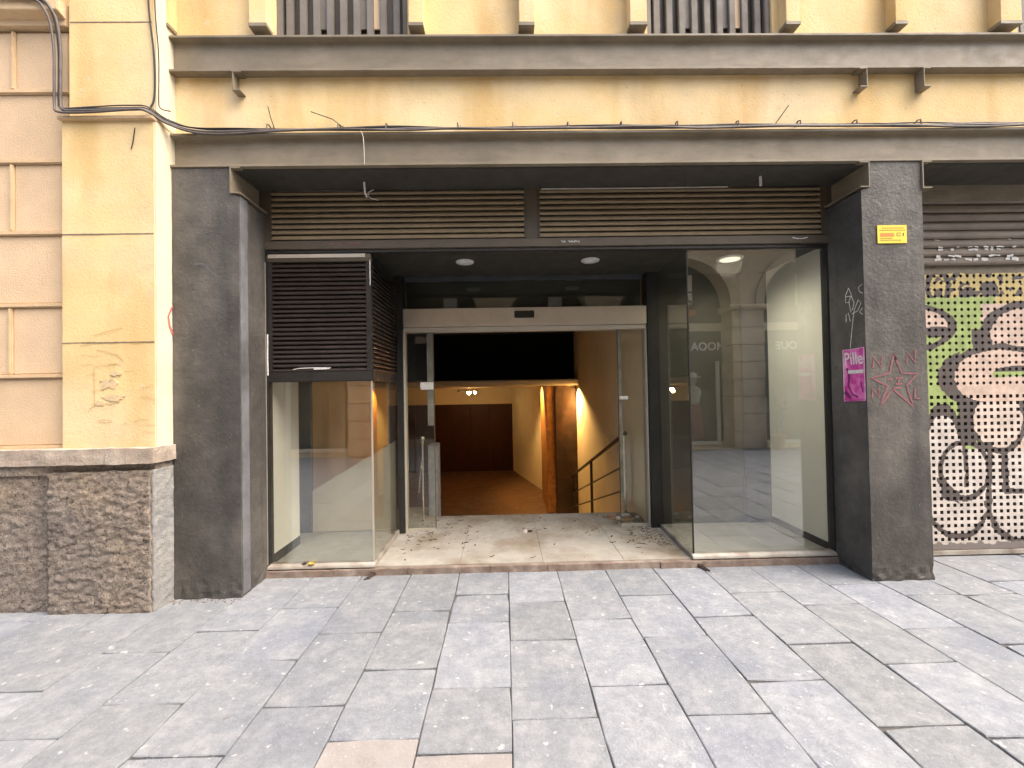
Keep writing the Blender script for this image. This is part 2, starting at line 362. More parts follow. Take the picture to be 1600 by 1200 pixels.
pier = obj('pier', MB().rough(-3.122, XR, 3.132, 3.5, 1.14, 3.49, .06, lambda p: nv(p, 5)*.0025), 'yellow', nb)
obj('pier_moulding', bx(-3.135, XR+.012, 3.105, 3.5, 3.478, 3.502), 'bead', nb, bevel=.004)
obj('pier_upper', bx(-3.09, XR-.006, 3.15, 3.5, 3.50, 7.5), 'yellow', nb, bevel=.004)
obj('pier_return', MB().rough(XR-.004, XR+.010, 3.137, 3.36, 1.14, 3.476, .05, lambda p: nv(p, 6)*.003), 'cream', nb)
obj('pier_return', bx(XR-.008, XR+.004, 3.155, 3.36, 3.503, 7.4), 'cream', nb)
for zz in (2.665, 1.892): obj('pier_joint', bx(-3.124, XR-.002, 3.1285, 3.14, zz-.003, zz+.003), 'stone', pier)
obj('pier_joint', bx(-3.08, XR-.02, 3.1475, 3.16, 4.205, 4.211), 'stone', nb)
def stone_d(p):
    q = Vector((p.x*.55, p.y, p.z*1.25)); a = 1-abs(noise.noise(q*34))*2
    return nv(q, 26)*.010+nv(q, 70, 3)*.005+nv(p, 5, 8)*.004+Vector((0, -1, 0))*max(0, a)*.007
obj('plinth', MB().rough(-3.192, XR-.012, 3.095, 3.5, -.02, .985, .0125, stone_d), 'stone', nb, smooth=True)
obj('plinth_return', MB().rough(XR-.016, XR+.012, 3.104, 3.36, -.02, .99, .0125, lambda p: nv(p, 26)*.006+nv(p, 70)*.003), 'stone_grey', nb, smooth=True)  # side face coloured greyer to put in sky light from the right
obj('plinth', MB().rough(-6.2, -3.194, 3.145, 3.5, -.02, .985, .0155, stone_d), 'stone', nb, smooth=True)
led = lambda p: nv(p, 14)*.005+nv(p, 45)*.002
obj('plinth_ledge', MB().rough(-3.20, XR+.035, 3.062, 3.36, 1.038, 1.146, .02, led), 'ledge', nb, smooth=False)
obj('plinth_ledge', MB().rough(-6.2, -3.202, 3.108, 3.36, 1.030, 1.142, .02, led), 'ledge', nb)
obj('plinth_neck', bx(-6.2, XR+.006, 3.125, 3.4, .96, 1.04), 'stone', nb)
# torn poster remains on the pier, flaked paint
for k, (cx, cz, rx, rz) in enumerate(((-2.80, 1.60, .07, .045), (-2.77, 1.50, .08, .03), (-2.86, 1.46, .035, .025), (-2.75, 1.67, .045, .018))):
    n = 17; pts = [(cx+math.cos(2*math.pi*i/n)*rx*random.uniform(.55, 1.2), cz+math.sin(2*math.pi*i/n)*rz*random.uniform(.55, 1.2)) for i in range(n)]
    yy = 3.1275-.0004*k
    obj('flaked_patch', MB().add([(x, yy, z) for x, z in pts]+[(x, 3.134, z) for x, z in pts], [tuple(range(n))]+[(i, (i+1) % n, (i+1) % n+n, i+n) for i in range(n)]), 'patch', pier)
cr = MB()
for _ in range(16):
    x, z = random.uniform(-3.05, -2.55), random.uniform(1.25, 1.9); pts = [(x, z)]
    for k in range(4): x += random.uniform(.012, .035); z += random.uniform(-.008, .008); pts.append((x, z))
    cr.stroke(pts, .0022, 'y', 3.1275)
for pts in ([(-2.90, 1.45), (-2.90, 1.72), (-2.74, 1.74)], [(-2.93, 1.42), (-2.86, 1.47), (-2.80, 1.45), (-2.72, 1.47)], [(-2.90, 1.94), (-2.8, 1.97), (-2.7, 1.99)], [(-2.88, 1.84), (-2.80, 1.82), (-2.74, 1.80), (-2.70, 1.76)]):
    cr.stroke([(x+random.uniform(-.004, .004), z) for x, z in pts], .0035, 'y', 3.1275)
obj('paint_crack', cr, 'crackline', pier)['kind'] = 'stuff'
obj('red_scribble', MB().stroke([(3.33, 2.20), (3.27, 2.16), (3.235, 2.09), (3.25, 2.02), (3.29, 1.95), (3.33, 1.90)], .012, 'x', XR+.0185), 'redpaint', nb)

# ------------------------------------------------------------------ the shop building
sb = thing('shop_building', 'yellow building with painted steel beams and dark grey pillars framing the empty shop', 'building', (.4, 3.6, 0))
# front walls
WY = 3.34
wins = [(-1.715, -.70), (1.165, 2.15), (4.12, 5.1)]
obj('wall_band', MB().rough(-2.50, 6.5, WY, WY+.2, 3.44, 3.96, .13, lambda p: nv(p, 4)*.004), 'yellow', sb)
xs = [-2.5]+[v for q in wins for v in q]+[6.5]
for i in range(0, len(xs), 2): obj('upper_wall', bx(xs[i], xs[i+1], WY, WY+.25, 4.19, 7.5), 'yellow', sb)
for a, b in wins: obj('upper_wall', bx(a, b, WY+.01, WY+.25, 6.3, 7.5), 'yellow', sb)
# vertical strips over the upper beam
for a, b in ((-2.63, -2.46), (-1.865, -1.735), (-.675, -.565), (.160, .275), (1.005, 1.135), (2.205, 2.315), (3.055, 3.15), (3.88, 4.05), (5.15, 5.28)):
    p = obj('pilaster_strip', bx(a, b, 3.25, WY+.02, 4.285, 7.4), 'yellow', sb, bevel=.004)
    obj('strip_foot', bx(a-.002, b+.002, 3.247, WY+.02, 4.262, 4.285), 'beam', p)
# shutters of the upper windows
for a, b in wins:
    sh = obj('window_shutter', bx(a, b, WY+.085, WY+.13, 4.20, 6.3), 'bronze', sb)
    obj('shutter_rail', bx(a, b, WY+.03, WY+.09, 4.19, 4.262), 'greywood', sh, bevel=.004)
    for xx in (a, b-.04): obj('shutter_stile', bx(xx, xx+.04, WY+.02, WY+.095, 4.262, 6.3), 'greywood', sh, bevel=.004)
    n = 9; st = (b-a-.08)/n
    for i in range(n):
        x = a+.04+st*(i+.5)
        obj('shutter_bar', bx(x-.026, x+.026, WY+.035, WY+.075, 4.262, 6.3), 'greywood', sh, bevel=.005)
        if i in (2, 5, 6): obj('shutter_slat', bx(x+.026, x+st-.026, WY+.06, WY+.072, 4.36, 6.3), 'greywood' if i != 6 else 'ochre', sh)
# two steel channels
def channel(z0, z1, x0=-2.505, x1=6.5, fy=YP-.01):
    b = obj('steel_beam', MB().prism([(fy, z0), (fy, z0+.019), (fy+.045, z0+.026), (fy+.050, z0+.045), (fy+.050, z1-.045), (fy+.045, z1-.026), (fy, z1-.019), (fy, z1), (WY+.03, z1), (WY+.03, z0)], 'x', x0, x1), 'beam', sb, bevel=.0025)
    return b
channel(3.213, 3.468); channel(3.937, 4.212)
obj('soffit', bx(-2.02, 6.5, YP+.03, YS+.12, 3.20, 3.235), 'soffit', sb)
# short channel brackets
def bracket(xw, d, z0, z1, y0, y1):
    f = .078*d; t = .010*d
    pts = [(xw, z0), (xw+f, z0), (xw+f, z0+.010), (xw+t, z0+.010), (xw+t, z1-.010), (xw+f, z1-.010), (xw+f, z1), (xw, z1)]
    obj('bracket', MB().prism(pts, 'y', y0, y1), 'beam', sb, bevel=.0015)
bracket(-2.03, 1, 3.012, 3.212, YP-.012, YS-.01); bracket(2.835, -1, 3.012, 3.212, YP-.012, YS-.01); bracket(3.245, 1, 3.000, 3.212, YP-.012, YS-.01)
for xw, d in ((-2.0, 1), (2.835, -1), (3.275, 1)): bracket(xw, d*.75, 3.785, 3.936, 3.262, WY+.01)
# pillars
def pil(x0, x1, xt0, xt1):
    def d(p):
        k = max(0., 1-p.z/.28); return nv(p, 7)*.0014+nv(p, 24)*.0006+nv(p, 17, 4)*.018*k*k
    def d2(p):
        q = d(p)
        if p.z > 3.01: q.x += (xt0-x0)*max(0, 1-(p.x-x0)/.08) + (xt1-x1)*max(0, 1-(x1-p.x)/.08)
        return q
    return obj('pillar', MB().rough(x0, x1, YP, YS-.012, -.01, 3.214, .022, d2), 'pillar', sb)
pil_l = pil(-2.463, -1.972, -2.463, -2.031); pil_r = pil(2.772, 3.246, 2.836, 3.244)
obj('sheen_strip', MB().rough(-1.978, -1.966, 3.292, 3.385, .02, 3.0, .05, lambda p: nv(p, 9)*.003), 'edgegrey', pil_l)  # added pale strip paints in the sky's sheen on the inner face
obj('wall', bx(-2.48, -2.46, YP+.05, YS+.1, 0, 3.214), 'pillar', sb)
# chips and scratches on the left pillar
ch = MB()
ch.stroke([(-2.30, 2.485), (-2.235, 2.487), (-2.19, 2.44), (-2.14, 2.40), (-2.10, 2.385)], .006, 'y', YP-.0026)
ch.stroke([(-2.27, 2.72), (-2.25, 2.71), (-2.21, 2.72), (-2.17, 2.73)], .004, 'y', YP-.0026); ch.stroke([(-2.235, 2.68), (-2.225, 2.66)], .006, 'y', YP-.0026)
obj('paint_chip', ch, 'edgegrey', pil_l)['kind'] = 'stuff'
# star graffiti on the right pillar: 200 design units to the metre
def GX(x, y): return (2.816+(x-1362)*.005+(y-550)*-.00015, 1.744-(y-550)*.0049)
def crop6(x, y): return GX(1280+x/3, 520+y/3)
g = MB(); star = [(348,100),(385,190),(460,195),(408,250),(440,350),(347,265),(288,340),(320,252),(245,210),(330,190)]
dense = []
for a, b in zip(star, star[1:]+star[:1]):
    for t in (0, .33, .66): dense.append(crop6(a[0]+(b[0]-a[0])*t+random.uniform(-2, 2), a[1]+(b[1]-a[1])*t+random.uniform(-2, 2)))
g.stroke(dense, .013, 'y', YP-.0026, True)
for s_ in ([(318,222),(342,218)], [(355,215),(392,213)], [(372,215),(370,240)], [(355,243),(388,240)], [(345,262),(385,258)],
           [(252,165),(254,112),(290,162),(294,110)], [(408,142),(410,90),(446,142),(450,85)], [(248,303),(250,262),(278,302),(280,258)], [(448,262),(446,310),(468,312)]):
    g.stroke([crop6(*p) for p in s_], .013, 'y', YP-.0026)
obj('star_graffiti', g, 'pinkpaint', pil_r)
# white doodle on the side of the right pillar
def SX(x, y): return (3.277+(1353-x)*.0063, 1.785-(y-545)*.0053)
def c5(x, y): return SX(1280+x/3.75, 240+y/3.75)
g = MB()
for s_ in ([(185,1140),(195,1060),(205,990),(215,930),(240,880),(255,900),(235,940),(200,950)], [(185,800),(165,840),(165,880),(185,880),(200,840),(185,800)], [(165,845),(205,850)], [(185,880),(195,940),(215,900)],
           [(165,990),(165,950),(180,940),(190,990)], [(262,800),(240,815),(250,840),(265,850)], [(262,930),(245,950),(262,965)], [(200,850),(215,890),(205,930)]):
    g.stroke([c5(*p) for p in s_], .006, 'x', 2.772-.0028)
obj('white_doodle', g, 'whitepaint', pil_r)
obj('faint_tag', MB().stroke([(2.93, 2.53), (2.95, 2.55), (2.96, 2.52), (2.98, 2.55), (2.99, 2.52), (3.0, 2.54)], .004, 'y', YP-.0026).stroke([(3.05, 2.52), (3.08, 2.51), (3.11, 2.54)], .004, 'y', YP-.0026), 'greypost', pil_r)

# shop structure behind the front
obj('lintel', bx(-2.12, 2.90, YS+.02, YS+.10, 2.73, 3.22), 'bronze', sb)
obj('recess_ceiling', bx(-2.15, 2.95, YS+.05, YD+.10, ZC, ZC+.05), 'lobbyceil', sb)
# threshold stones (each a length of stone) and landing
xs = [-2.03, -1.42, -.82, -.14, .33, .99, 1.27, 1.62, 2.15, 2.80]
for a, b in zip(xs, xs[1:]):
    obj('threshold_stone', MB().rough(a+.002, b-.002, 3.612+random.uniform(-.006, .006), 3.70, -.01, .052, .03, lambda p: nv(p, 12)*.005), 'threshold', sb)
xs = [-2.05, -1.12, -.40, .30, .98, 1.585, 2.82]
for a, b in zip(xs, xs[1:]): obj('landing_slab', bx(a+.001, b-.001, 3.655, 5.07, -.2, ZL+random.uniform(-.001, .001)), 'landing', sb, bevel=.002)
# lobby
obj('lobby_wall', bx(1.50, 1.62, YD+.08, 9.75, -1.2, 2.75), 'lobbywall', sb)
obj('lobby_wall', bx(-2.75, -2.60, YD-.36, 9.75, -1.2, 2.75), 'lobbywall', sb)
obj('lobby_wall', bx(-2.60, -2.14, YD-.05, YD+.08, 0, 2.75), 'lobbywall', sb)
obj('lobby_ceiling', bx(-2.75, 1.62, YD+.10, 9.8, ZC+.004, ZC+.08), 'lobbyceil', sb)
obj('bulkhead', bx(-2.6, 1.5, 9.3, 9.66, 1.714, ZC+.004), 'lobbyblack', sb)
obj('bulkhead_ledge', MB().prism([(8.78, 1.585), (8.75, 1.61), (8.75, 1.69), (8.78, 1.715), (9.80, 1.715), (9.80, 1.585)], 'x', -2.6, 1.499), 'pale_trim', sb, bevel=.01)
# stair down to the hall
for i in range(7):
    y0 = 5.07+i*.56; z = ZL-.165*(i+1)
    obj('stair_step', bx(-2.6 if i else -.80, 1.50, y0-.01, y0+.56, z-.25, z), 'landing', sb, bevel=.004)
obj('stair_parapet', bx(-.90, -.80, 5.075, 5.35, -1.1, .88), 'stone_grey', sb, bevel=.006)
obj('side_landing', bx(-2.6, -.90, 5.075, 5.5, -1.2, ZL-.004), 'landing', sb)
# hall
obj('hall_floor', bx(-4.2, 1.62, 8.99, 14.6, -1.3, -1.10), 'hallfloor', sb)
obj('hall_ceiling', bx(-4.2, 1.62, 9.80, 14.6, 1.595, 1.70), 'lobbywall', sb)
obj('hall_wall', MB().prism([(1.10, 10.61), (.17, 14.5), (.32, 14.5), (1.60, 10.61)], 'z', -1.15, 1.6), 'lobbywall', sb)
obj('hall_wall', bx(-4.2, 1.62, 14.30, 14.45, 1.07, 1.6), 'lobbywall', sb)
obj('hall_wall', bx(-4.3, -4.2, 9.0, 14.6, -1.3, 1.7), 'lobbywall', sb)
obj('hall_wall', bx(-4.2, -2.74, 9.66, 9.8, -1.3, 1.7), 'lobbywall', sb)
xs = [-4.2+i*.62 for i in range(8)]+[.33]
for a, b in zip(xs, xs[1:]): obj('wall_panel', bx(a+.003, b-.003, 14.2, 14.31, -1.12, 1.07), 'maroon', sb, bevel=.003)
obj('column', bx(1.05, 1.499, 9.05, 10.6, -1.12, 1.584), 'wood', sb, bevel=.006)
obj('column_lit_face', bx(.875, 1.049, 9.12, 10.6, -1.12, 1.583), 'litwood', sb, bevel=.006)  # added board; its orange paints in the column's lit side face
obj('wall', bx(1.62, 6.5, YD+.06, YD+.16, 0, 3.4), 'dark', sb)      # back of the showcase and of the shuttered shop
obj('wall', bx(-4.4, 6.5, 14.7, 14.8, -1.3, 7.5), 'dark', sb)
obj('roof', bx(-9, 6.5, WY+.25, 14.8, 7.4, 7.5), 'dark', sb)
obj('floor_slab', bx(-9, 6.5, WY+.2, 14.8, 3.45, 3.6), 'dark', sb)
obj('wall', bx(-4.4, -4.3, 3.71, 14.8, -1.3, 3.5), 'dark', sb)
obj('wall', bx(6.4, 6.5, YS, 14.8, -.1, 3.5), 'dark', sb)
obj('wall', bx(1.63, 6.4, YD+.16, 14.7, -.1, .0), 'dark', sb)

# ------------------------------------------------------------------ ventilation louvres over the shop front
def vent(x0, x1, label):
    t = thing('ventilation_louvre', label, 'louvre', ((x0+x1)/2, YS, 2.78), 'ventilation louvres over the shop front')
    z0, z1 = 2.785, 3.205
    obj('back_plate', bx(x0, x1, YS+.014, YS+.02, z0, z1), 'bronze', t)
    f = MB().box(x0-.012, x0, YS-.02, YS+.014, z0, z1).box(x1, x1+.012, YS-.02, YS+.014, z0, z1)
    obj('frame', f, 'bronze', t)
    n = 9; p = (z1-z0)/n; first = None
    for i in range(n):
        z = z0+p*i
        if first is None:
            first = obj('slat', MB().prism([(YS-.020, z+.004), (YS-.023, z+.018), (YS-.012, z+.034), (YS+.008, z+.046), (YS+.010, z+.042), (YS-.006, z+.030), (YS-.014, z+.018), (YS-.012, z+.004)], 'x', x0+.001, x1-.001), 'louvre', t, at=((x0+x1)/2, YS, z))
        else: again(first, ((x0+x1)/2, YS, z), t)
    return t
vent(-1.915, .19, 'bronze slatted ventilation louvre above the black blind and the sliding door')
vent(.325, 2.72, 'bronze slatted ventilation louvre above the tall clear display window')
fr = thing('louvre_surround', 'bronze metal surround and lintel bar framing the two ventilation louvres', 'frame', (.4, YS, 2.7))
for a, b in ((-2.115, -1.928), (.203, .312), (2.733, 2.89)): obj('plate', bx(a, b, YS-.012, YS+.019, 2.775, 3.215), 'bronze', fr, bevel=.003)
obj('lintel_bar', bx(-2.04, 2.83, YS-.035, YS+.04, 2.700, 2.775), 'bronze', fr, bevel=.006)
obj('lintel_lip', bx(-2.02, 2.82, YS-.022, YS+.04, 2.672, 2.698), 'black', fr, bevel=.004)
tg = MB()
for x0 in (-1.44, -1.37, -1.30, -1.26, -1.22): tg.stroke([(x0, 2.752), (x0+.012, 2.738), (x0+.03, 2.752), (x0+.045, 2.742)], .005, 'y', YS-.037)
obj('faded_tag', tg, 'pinkpaint', fr)
tg = MB()
for x0 in (.50, .56, .585, .62): tg.stroke([(x0, 2.750), (x0+.012, 2.735), (x0+.03, 2.748), (x0+.028, 2.73)], .006, 'y', YS-.037)
tg.stroke([(2.46, 2.752), (2.50, 2.742), (2.55, 2.742), (2.59, 2.752)], .008, 'y', YS-.037)
obj('white_tag', tg, 'whitepaint', fr)

# ------------------------------------------------------------------ display windows
dl = thing('display_window', 'low glazed display window corner under the black slatted blind', 'shop window', (-1.55, YS, ZL))
XL0, XL1, ZB = -1.972, -1.112, 1.60
obj('pane', bx(XL0+.012, XL1-.006, YS, YS+.008, .098, ZB), 'glass', dl)
obj('side_pane', bx(XL1-.004, XL1+.004, YS+.012, YD-.04, .098, ZB), 'glass', dl)
obj('jamb', bx(XL0-.058, XL0+.012, YS-.02, YS+.06, .05, 2.672), 'black', dl, bevel=.004)
obj('jamb_bead', bx(XL0-.003, XL0+.004, YS-.026, YS-.021, .1, 2.6), 'alu', dl)
obj('corner_post', bx(XL1-.006, XL1+.008, YS-.004, YS+.010, .098, ZB), 'alu', dl, bevel=.002)
obj('sill', MB().prism([(YS-.035, .062), (YS-.03, .082), (YS-.01, .098), (YS+.05, .098), (YS+.05, .062)], 'x', XL0, XL1+.02), 'sill', dl, bevel=.003)
obj('side_sill', bx(XL1-.02, XL1+.02, YS+.05, YD-.04, .062, .098), 'sill', dl, bevel=.003)
obj('display_floor', bx(-2.14, XL1-.02, YS+.05, YD-.02, .061, .075), 'showfloor', dl)
obj('wall_panel', bx(-1.995, -1.972, YS+.065, 4.20, .155, ZC), 'white', dl)
obj('skirting', bx(-1.995, -1.968, YS+.065, 4.20, .075, .155), 'black', dl)
obj('dark_panel', bx(-2.16, -2.14, 4.0, YD-.05, .075, ZC), 'greypost', dl)
obj('dark_post', bx(-2.14, -2.005, YD-.035, YD+.02, .075, ZC), 'greypost', dl)
obj('back_panel', MB().prism([(-2.004, .075), (-1.14, .075), (-1.14, 1.00), (-2.004, .50)], 'y', YD-.01, YD+.015), 'backpanel', dl, bevel=.003)
obj('back_pane', MB().prism([(-2.004, .505), (-1.14, 1.005), (-1.14, 2.65), (-2.004, 2.65)], 'y', YD, YD+.008), 'door_glass', dl)

bl = thing('slatted_blind', 'black slatted corner shutter over the low display window', 'shutter', (-1.55, YS, ZB))
obj('bottom_rail', bx(XL0+.002, XL1+.012, YS-.018, YS+.03, ZB+.002, ZB+.085), 'black', bl, bevel=.004)
obj('top_rail', MB().prism([(YS-.02, 2.602), (YS-.03, 2.63), (YS-.015, 2.668), (YS+.03, 2.668), (YS+.03, 2.602)], 'x', XL0+.014, XL1+.01), 'bronze', bl, bevel=.003)
obj('stile', bx(XL0+.014, XL0+.052, YS-.016, YS+.03, ZB+.086, 2.60), 'black', bl, bevel=.003)
obj('stile', bx(XL1-.032, XL1+.010, YS-.016, YS+.03, ZB+.086, 2.60), 'black', bl, bevel=.003)
obj('worn_edge', MB().tube([(XL0+.014, YS-.019, 1.66), (XL0+.012, YS-.02, 1.8), (XL0+.014, YS-.02, 2.0)], .006, 5).tube([(XL1+.006, YS-.019, 2.4), (XL1+.006, YS-.019, 2.62)], .0035, 5), 'whitepaint', bl)
obj('top_strip', bx(XL0+.03, XL1-.03, YS-.034, YS-.028, 2.632, 2.662), 'alu', bl)
obj('backing', bx(XL0+.014, XL1-.05, YS+.024, YS+.032, ZB+.087, 2.60), 'dark', bl)
n = 24; p = (2.60-ZB-.09)/n; first = None
for i in range(n):
    z = ZB+.088+p*i; ctr = ((XL0+XL1)/2, YS, z)
    if first is None: first = obj('slat', MB().prism([(YS-.012, z), (YS-.014, z+.010), (YS+.010, z+.036), (YS+.014, z+.036), (YS-.006, z+.010), (YS-.004, z)], 'x', XL0+.053, XL1-.033), 'slat', bl, at=ctr)
    else: again(first, ctr, bl, (random.uniform(-.05, .05), random.uniform(-.002, .002), 0))
first = None
for i in range(n):
    z = ZB+.088+p*i; ctr = (XL1, (YS+YD)/2, z)
    if first is None: first = obj('slat', MB().prism([(XL1+.012, z), (XL1+.014, z+.010), (XL1-.010, z+.036), (XL1-.014, z+.036), (XL1+.006, z+.010), (XL1+.004, z)], 'y', YS+.04, YD-.05), 'slat', bl, at=ctr)
    else: again(first, ctr, bl)
obj('side_rail', bx(XL1-.014, XL1+.014, YS+.032, YD-.045, ZB+.002, ZB+.085), 'black', bl)
obj('side_backing', bx(XL1-.024, XL1-.018, YS+.04, YD-.05, ZB+.087, ZC), 'dark', bl)
obj('chipped_mark', MB().stroke([(-1.75, 1.705), (-1.70, 1.715), (-1.55, 1.718), (-1.44, 1.716)], .006, 'y', YS-.019).stroke([(-1.58, 1.708), (-1.45, 1.71)], .012, 'y', YS-.019), 'whitepaint', bl)

dr = thing('display_window', 'tall clear display window corner with a white side wall inside', 'shop window', (2.17, YS, ZL))
XA, XB = 1.570, 2.772
obj('pane', bx(XA+.006, XB-.012, YS, YS+.008, .098, 2.672), 'glass', dr)
obj('side_pane', MB().prism([(XA-.004, YS+.012), (XA+.004, YS+.012), (XA+.034, YD-.04), (XA+.026, YD-.04)], 'z', .098, 2.69), 'glass', dr)
obj('corner_post', bx(XA-.006, XA+.006, YS-.002, YS+.010, .098, 2.672), 'black', dr, bevel=.002)
obj('jamb', bx(XB-.012, XB+.058, YS-.02, YS+.06, .05, 2.672), 'black', dr, bevel=.004)
obj('jamb_bead', bx(XB+.020, XB+.027, YS-.027, YS-.0205, .1, 2.6), 'bronze', dr)
obj('sill', MB().prism([(YS-.035, .062), (YS-.03, .082), (YS-.01, .098), (YS+.05, .098), (YS+.05, .062)], 'x', XA-.02, XB+.03), 'sill', dr, bevel=.003)
obj('side_sill', MB().prism([(XA-.02, YS+.05), (XA+.02, YS+.05), (XA+.05, YD-.04), (XA+.01, YD-.04)], 'z', .062, .098), 'sill', dr, bevel=.003)
obj('display_floor', bx(XA+.02, 2.95, YS+.05, YD-.02, .061, .075), 'showfloor', dr)
obj('wall_panel', bx(XB+.003, XB+.03, YS+.065, YD-.02, .14, ZC), 'white', dr)
obj('skirting', bx(XB-.001, XB+.03, YS+.065, YD-.02, .075, .14), 'black', dr)
obj('back_panel', bx(1.64, 2.50, YD-.01, YD+.02, .075, ZC), 'dimpanel', dr)
obj('dark_post', bx(2.502, XB+.002, YD-.045, YD+.02, .075, ZC), 'greypost', dr, bevel=.004)

# ------------------------------------------------------------------ sliding door
sd_ = thing('sliding_door', 'open automatic sliding glass door with pale metal header at the shop entrance', 'door', (.2, YD, ZL))
hd = obj('header', bx(-1.03, 1.485, YD-.09, YD+.06, 2.165, 2.355), 'alu', sd_, bevel=.006)
obj('sensor', bx(.115, .320, YD-.105, YD-.091, 2.245, 2.318), 'black', hd, bevel=.006)
obj('header_track', bx(-1.03, 1.485, YD-.07, YD+.05, 2.120, 2.163), 'pale_trim', sd_, bevel=.004)
obj('transom_pane', bx(-1.02, 1.475, YD, YD+.008, 2.36, 2.66), 'door_glass', sd_)
obj('transom_back', bx(-1.02, 1.475, YD+.062, YD+.075, 2.17, ZC), 'lobbyceil', sd_)
obj('transom_rail', bx(-1.02, 1.475, YD-.02, YD+.03, 2.655, ZC-.001), 'greypost', sd_)
for a, b in ((-1.098, -1.035), (1.49, 1.612)): obj('jamb', bx(a, b, YD-.09, YD+.07, ZL, ZC), 'black', sd_, bevel=.004)
for xx in (-1.034, 1.474): obj('jamb_strip', bx(xx, xx+.012, YD-.07, YD+.05, ZL, 2.12), 'pale_trim', sd_)
def leaf(x0, x1, s0, s1):
    l = obj('door_leaf', bx(x0, x1, YD-.02, YD-.012, ZL+.02, 2.118), 'door_glass', sd_)
    obj('film_strip', bx(s0, s1, YD-.025, YD-.021, 1.15 if x0 < 0 else ZL+.3, 2.118), 'frost', l)
    obj('leaf_edge', bx(x1-.005 if x0 < 0 else x0, x1 if x0 < 0 else x0+.005, YD-.027, YD-.006, ZL+.02, 2.118), 'bronze', l)
    obj('bottom_rail', bx(x0, x1, YD-.03, YD-.004, ZL+.001, ZL+.03), 'pale_trim', l)
    return l
lf = leaf(-1.02, -.73, -.80, -.737); obj('lock_plate', bx(-.87, -.735, YD-.034, YD-.028, 1.525, 1.60), 'paper', lf)
lf = leaf(1.19, 1.472, 1.196, 1.228); obj('lock_plate', bx(1.20, 1.29, YD-.034, YD-.028, 1.385, 1.42), 'paper', lf)

# ------------------------------------------------------------------ railing and posts inside
rl = thing('stair_railing', 'brown stair railing with a steel end post descending inside the entrance', 'railing', (1.39, 5.03, ZL))
def rp(y, h): return (1.375, y, ZL+h-(y-5.03)*.33)
obj('end_post', MB().tube([(1.375, 5.03, ZL-.01), (1.375, 5.03, 1.0)], .02, 12), 'chrome', rl, smooth=False)
obj('hand_rail', MB().prism([(1.355, -.02), (1.395, -.02), (1.40, .0), (1.385, .02), (1.365, .02), (1.35, .0)], 'y', 0, 1), 'railp', rl)
hr = rl.children[-1]
for v in hr.data.vertices:
    y = v.co.y+ORIGIN[rl.name].y; zz = v.co.z+ORIGIN[rl.name].z
    yy = 4.98+y*4.1; v.co.y = yy-ORIGIN[rl.name].y; v.co.z = zz+(.97-(yy-5.03)*.315)-ORIGIN[rl.name].z
for h in (.60, .32): obj('mid_rail', MB().tube([(1.375, 5.05, h), (1.375, 9.0, h-(9.0-5.05)*.315)], .012, 8), 'railp', rl)
for y in (7.0, 8.7): obj('post', MB().tube([(1.375, y, ZL-.165*(int((y-5.07)/.56)+1)), (1.375, y, .97-(y-5.03)*.315)], .022, 10), 'railp', rl)
ps = thing('newel_post', 'slim steel post with a round knob beside the left door leaf', 'post', (-.93, 4.90, ZL))
obj('shaft', MB().lathe((-.93, 4.90, ZL), [(.03, 0), (.03, .012), (.012, .02), (.011, .86), (.016, .87), (.016, .89)], 14), 'chrome', ps)
obj('knob', MB().lathe((-.93, 4.90, ZL+.89), [(.002, -.002), (.02, .006), (.028, .03), (.022, .052), (.002, .06)], 14), 'chrome', ps, smooth=True)
tag(obj('leaning_rod', MB().tube([(-1.0, 5.02, .35), (-.965, 5.05, .76)], .007, 8), 'chrome', at=(-1.0, 5.02, .35)), 'short thin steel rod leaning by the round-knobbed post', 'rod')

# ------------------------------------------------------------------ lamps
def downlight(x, y, z, r, label, group):
    t = thing('downlight', label, 'ceiling light', (x, y, z), group)
    obj('trim_ring', MB().lathe((x, y, z), [(r*.78, -.001), (r*.80, -.010), (r*.95, -.012), (r, -.004), (r, .0)], 28), 'lightplastic', t, smooth=True)
    obj('lens', MB().lathe((x, y, z), [(r*.76, -.0135), (r*.6, -.018), (.002, -.019)], 24), 'lightplastic', t, smooth=True)
downlight(-.345, 4.02, ZC, .085, 'round white entrance ceiling light beside the black slatted corner shutter', 'entrance ceiling lights')
downlight(.82, 4.02, ZC, .085, 'round white entrance ceiling light beside the tall clear display window', 'entrance ceiling lights')
def point(parent, loc, watts, col, r, spot=None, blend=.6, aim=(0, 0, -1)):
    ld = bpy.data.lights.new('lamp_light', 'SPOT' if spot else 'POINT'); ld.energy = watts; ld.color = col; ld.shadow_soft_size = r
    if spot: ld.spot_size = spot; ld.spot_blend = blend
    lo = bpy.data.objects.new('lamp_light', ld); COL.objects.link(lo); lo.parent = parent
    lo.location = Vector(loc)-ORIGIN[parent.name]
    lo.rotation_euler = (-Vector(aim)).to_track_quat('Z', 'Y').to_euler()
WARM = (1, .58, .20)
downlight(2.13, 4.02, ZC, .12, 'large round lit ceiling light inside the tall display window', None)
wl = [o for o in COL.objects if o.name.startswith('downlight')][-1]
for c in wl.children:
    if c.name.startswith('lens'): c.data.materials[0] = emit('soft_lamp_lens', (1, .93, .76), .4)
point(wl, (2.13, 4.02, ZC-.06), 19, (1, .92, .74), .11, rad(170), 1.0)
hl = thing('spot_lamp', 'lit cluster lamp hanging under the ceiling of the lower hall', 'lamp', (-1.02, 12.6, 1.595))
obj('ceiling_plate', MB().lathe((-1.02, 12.6, 1.595), [(.07, 0), (.07, -.02), (.02, -.03)], 16), 'chrome', hl)
obj('arm', MB().tube([(-1.32, 12.6, 1.53), (-.78, 12.6, 1.53)], .01, 8), 'railp', hl)
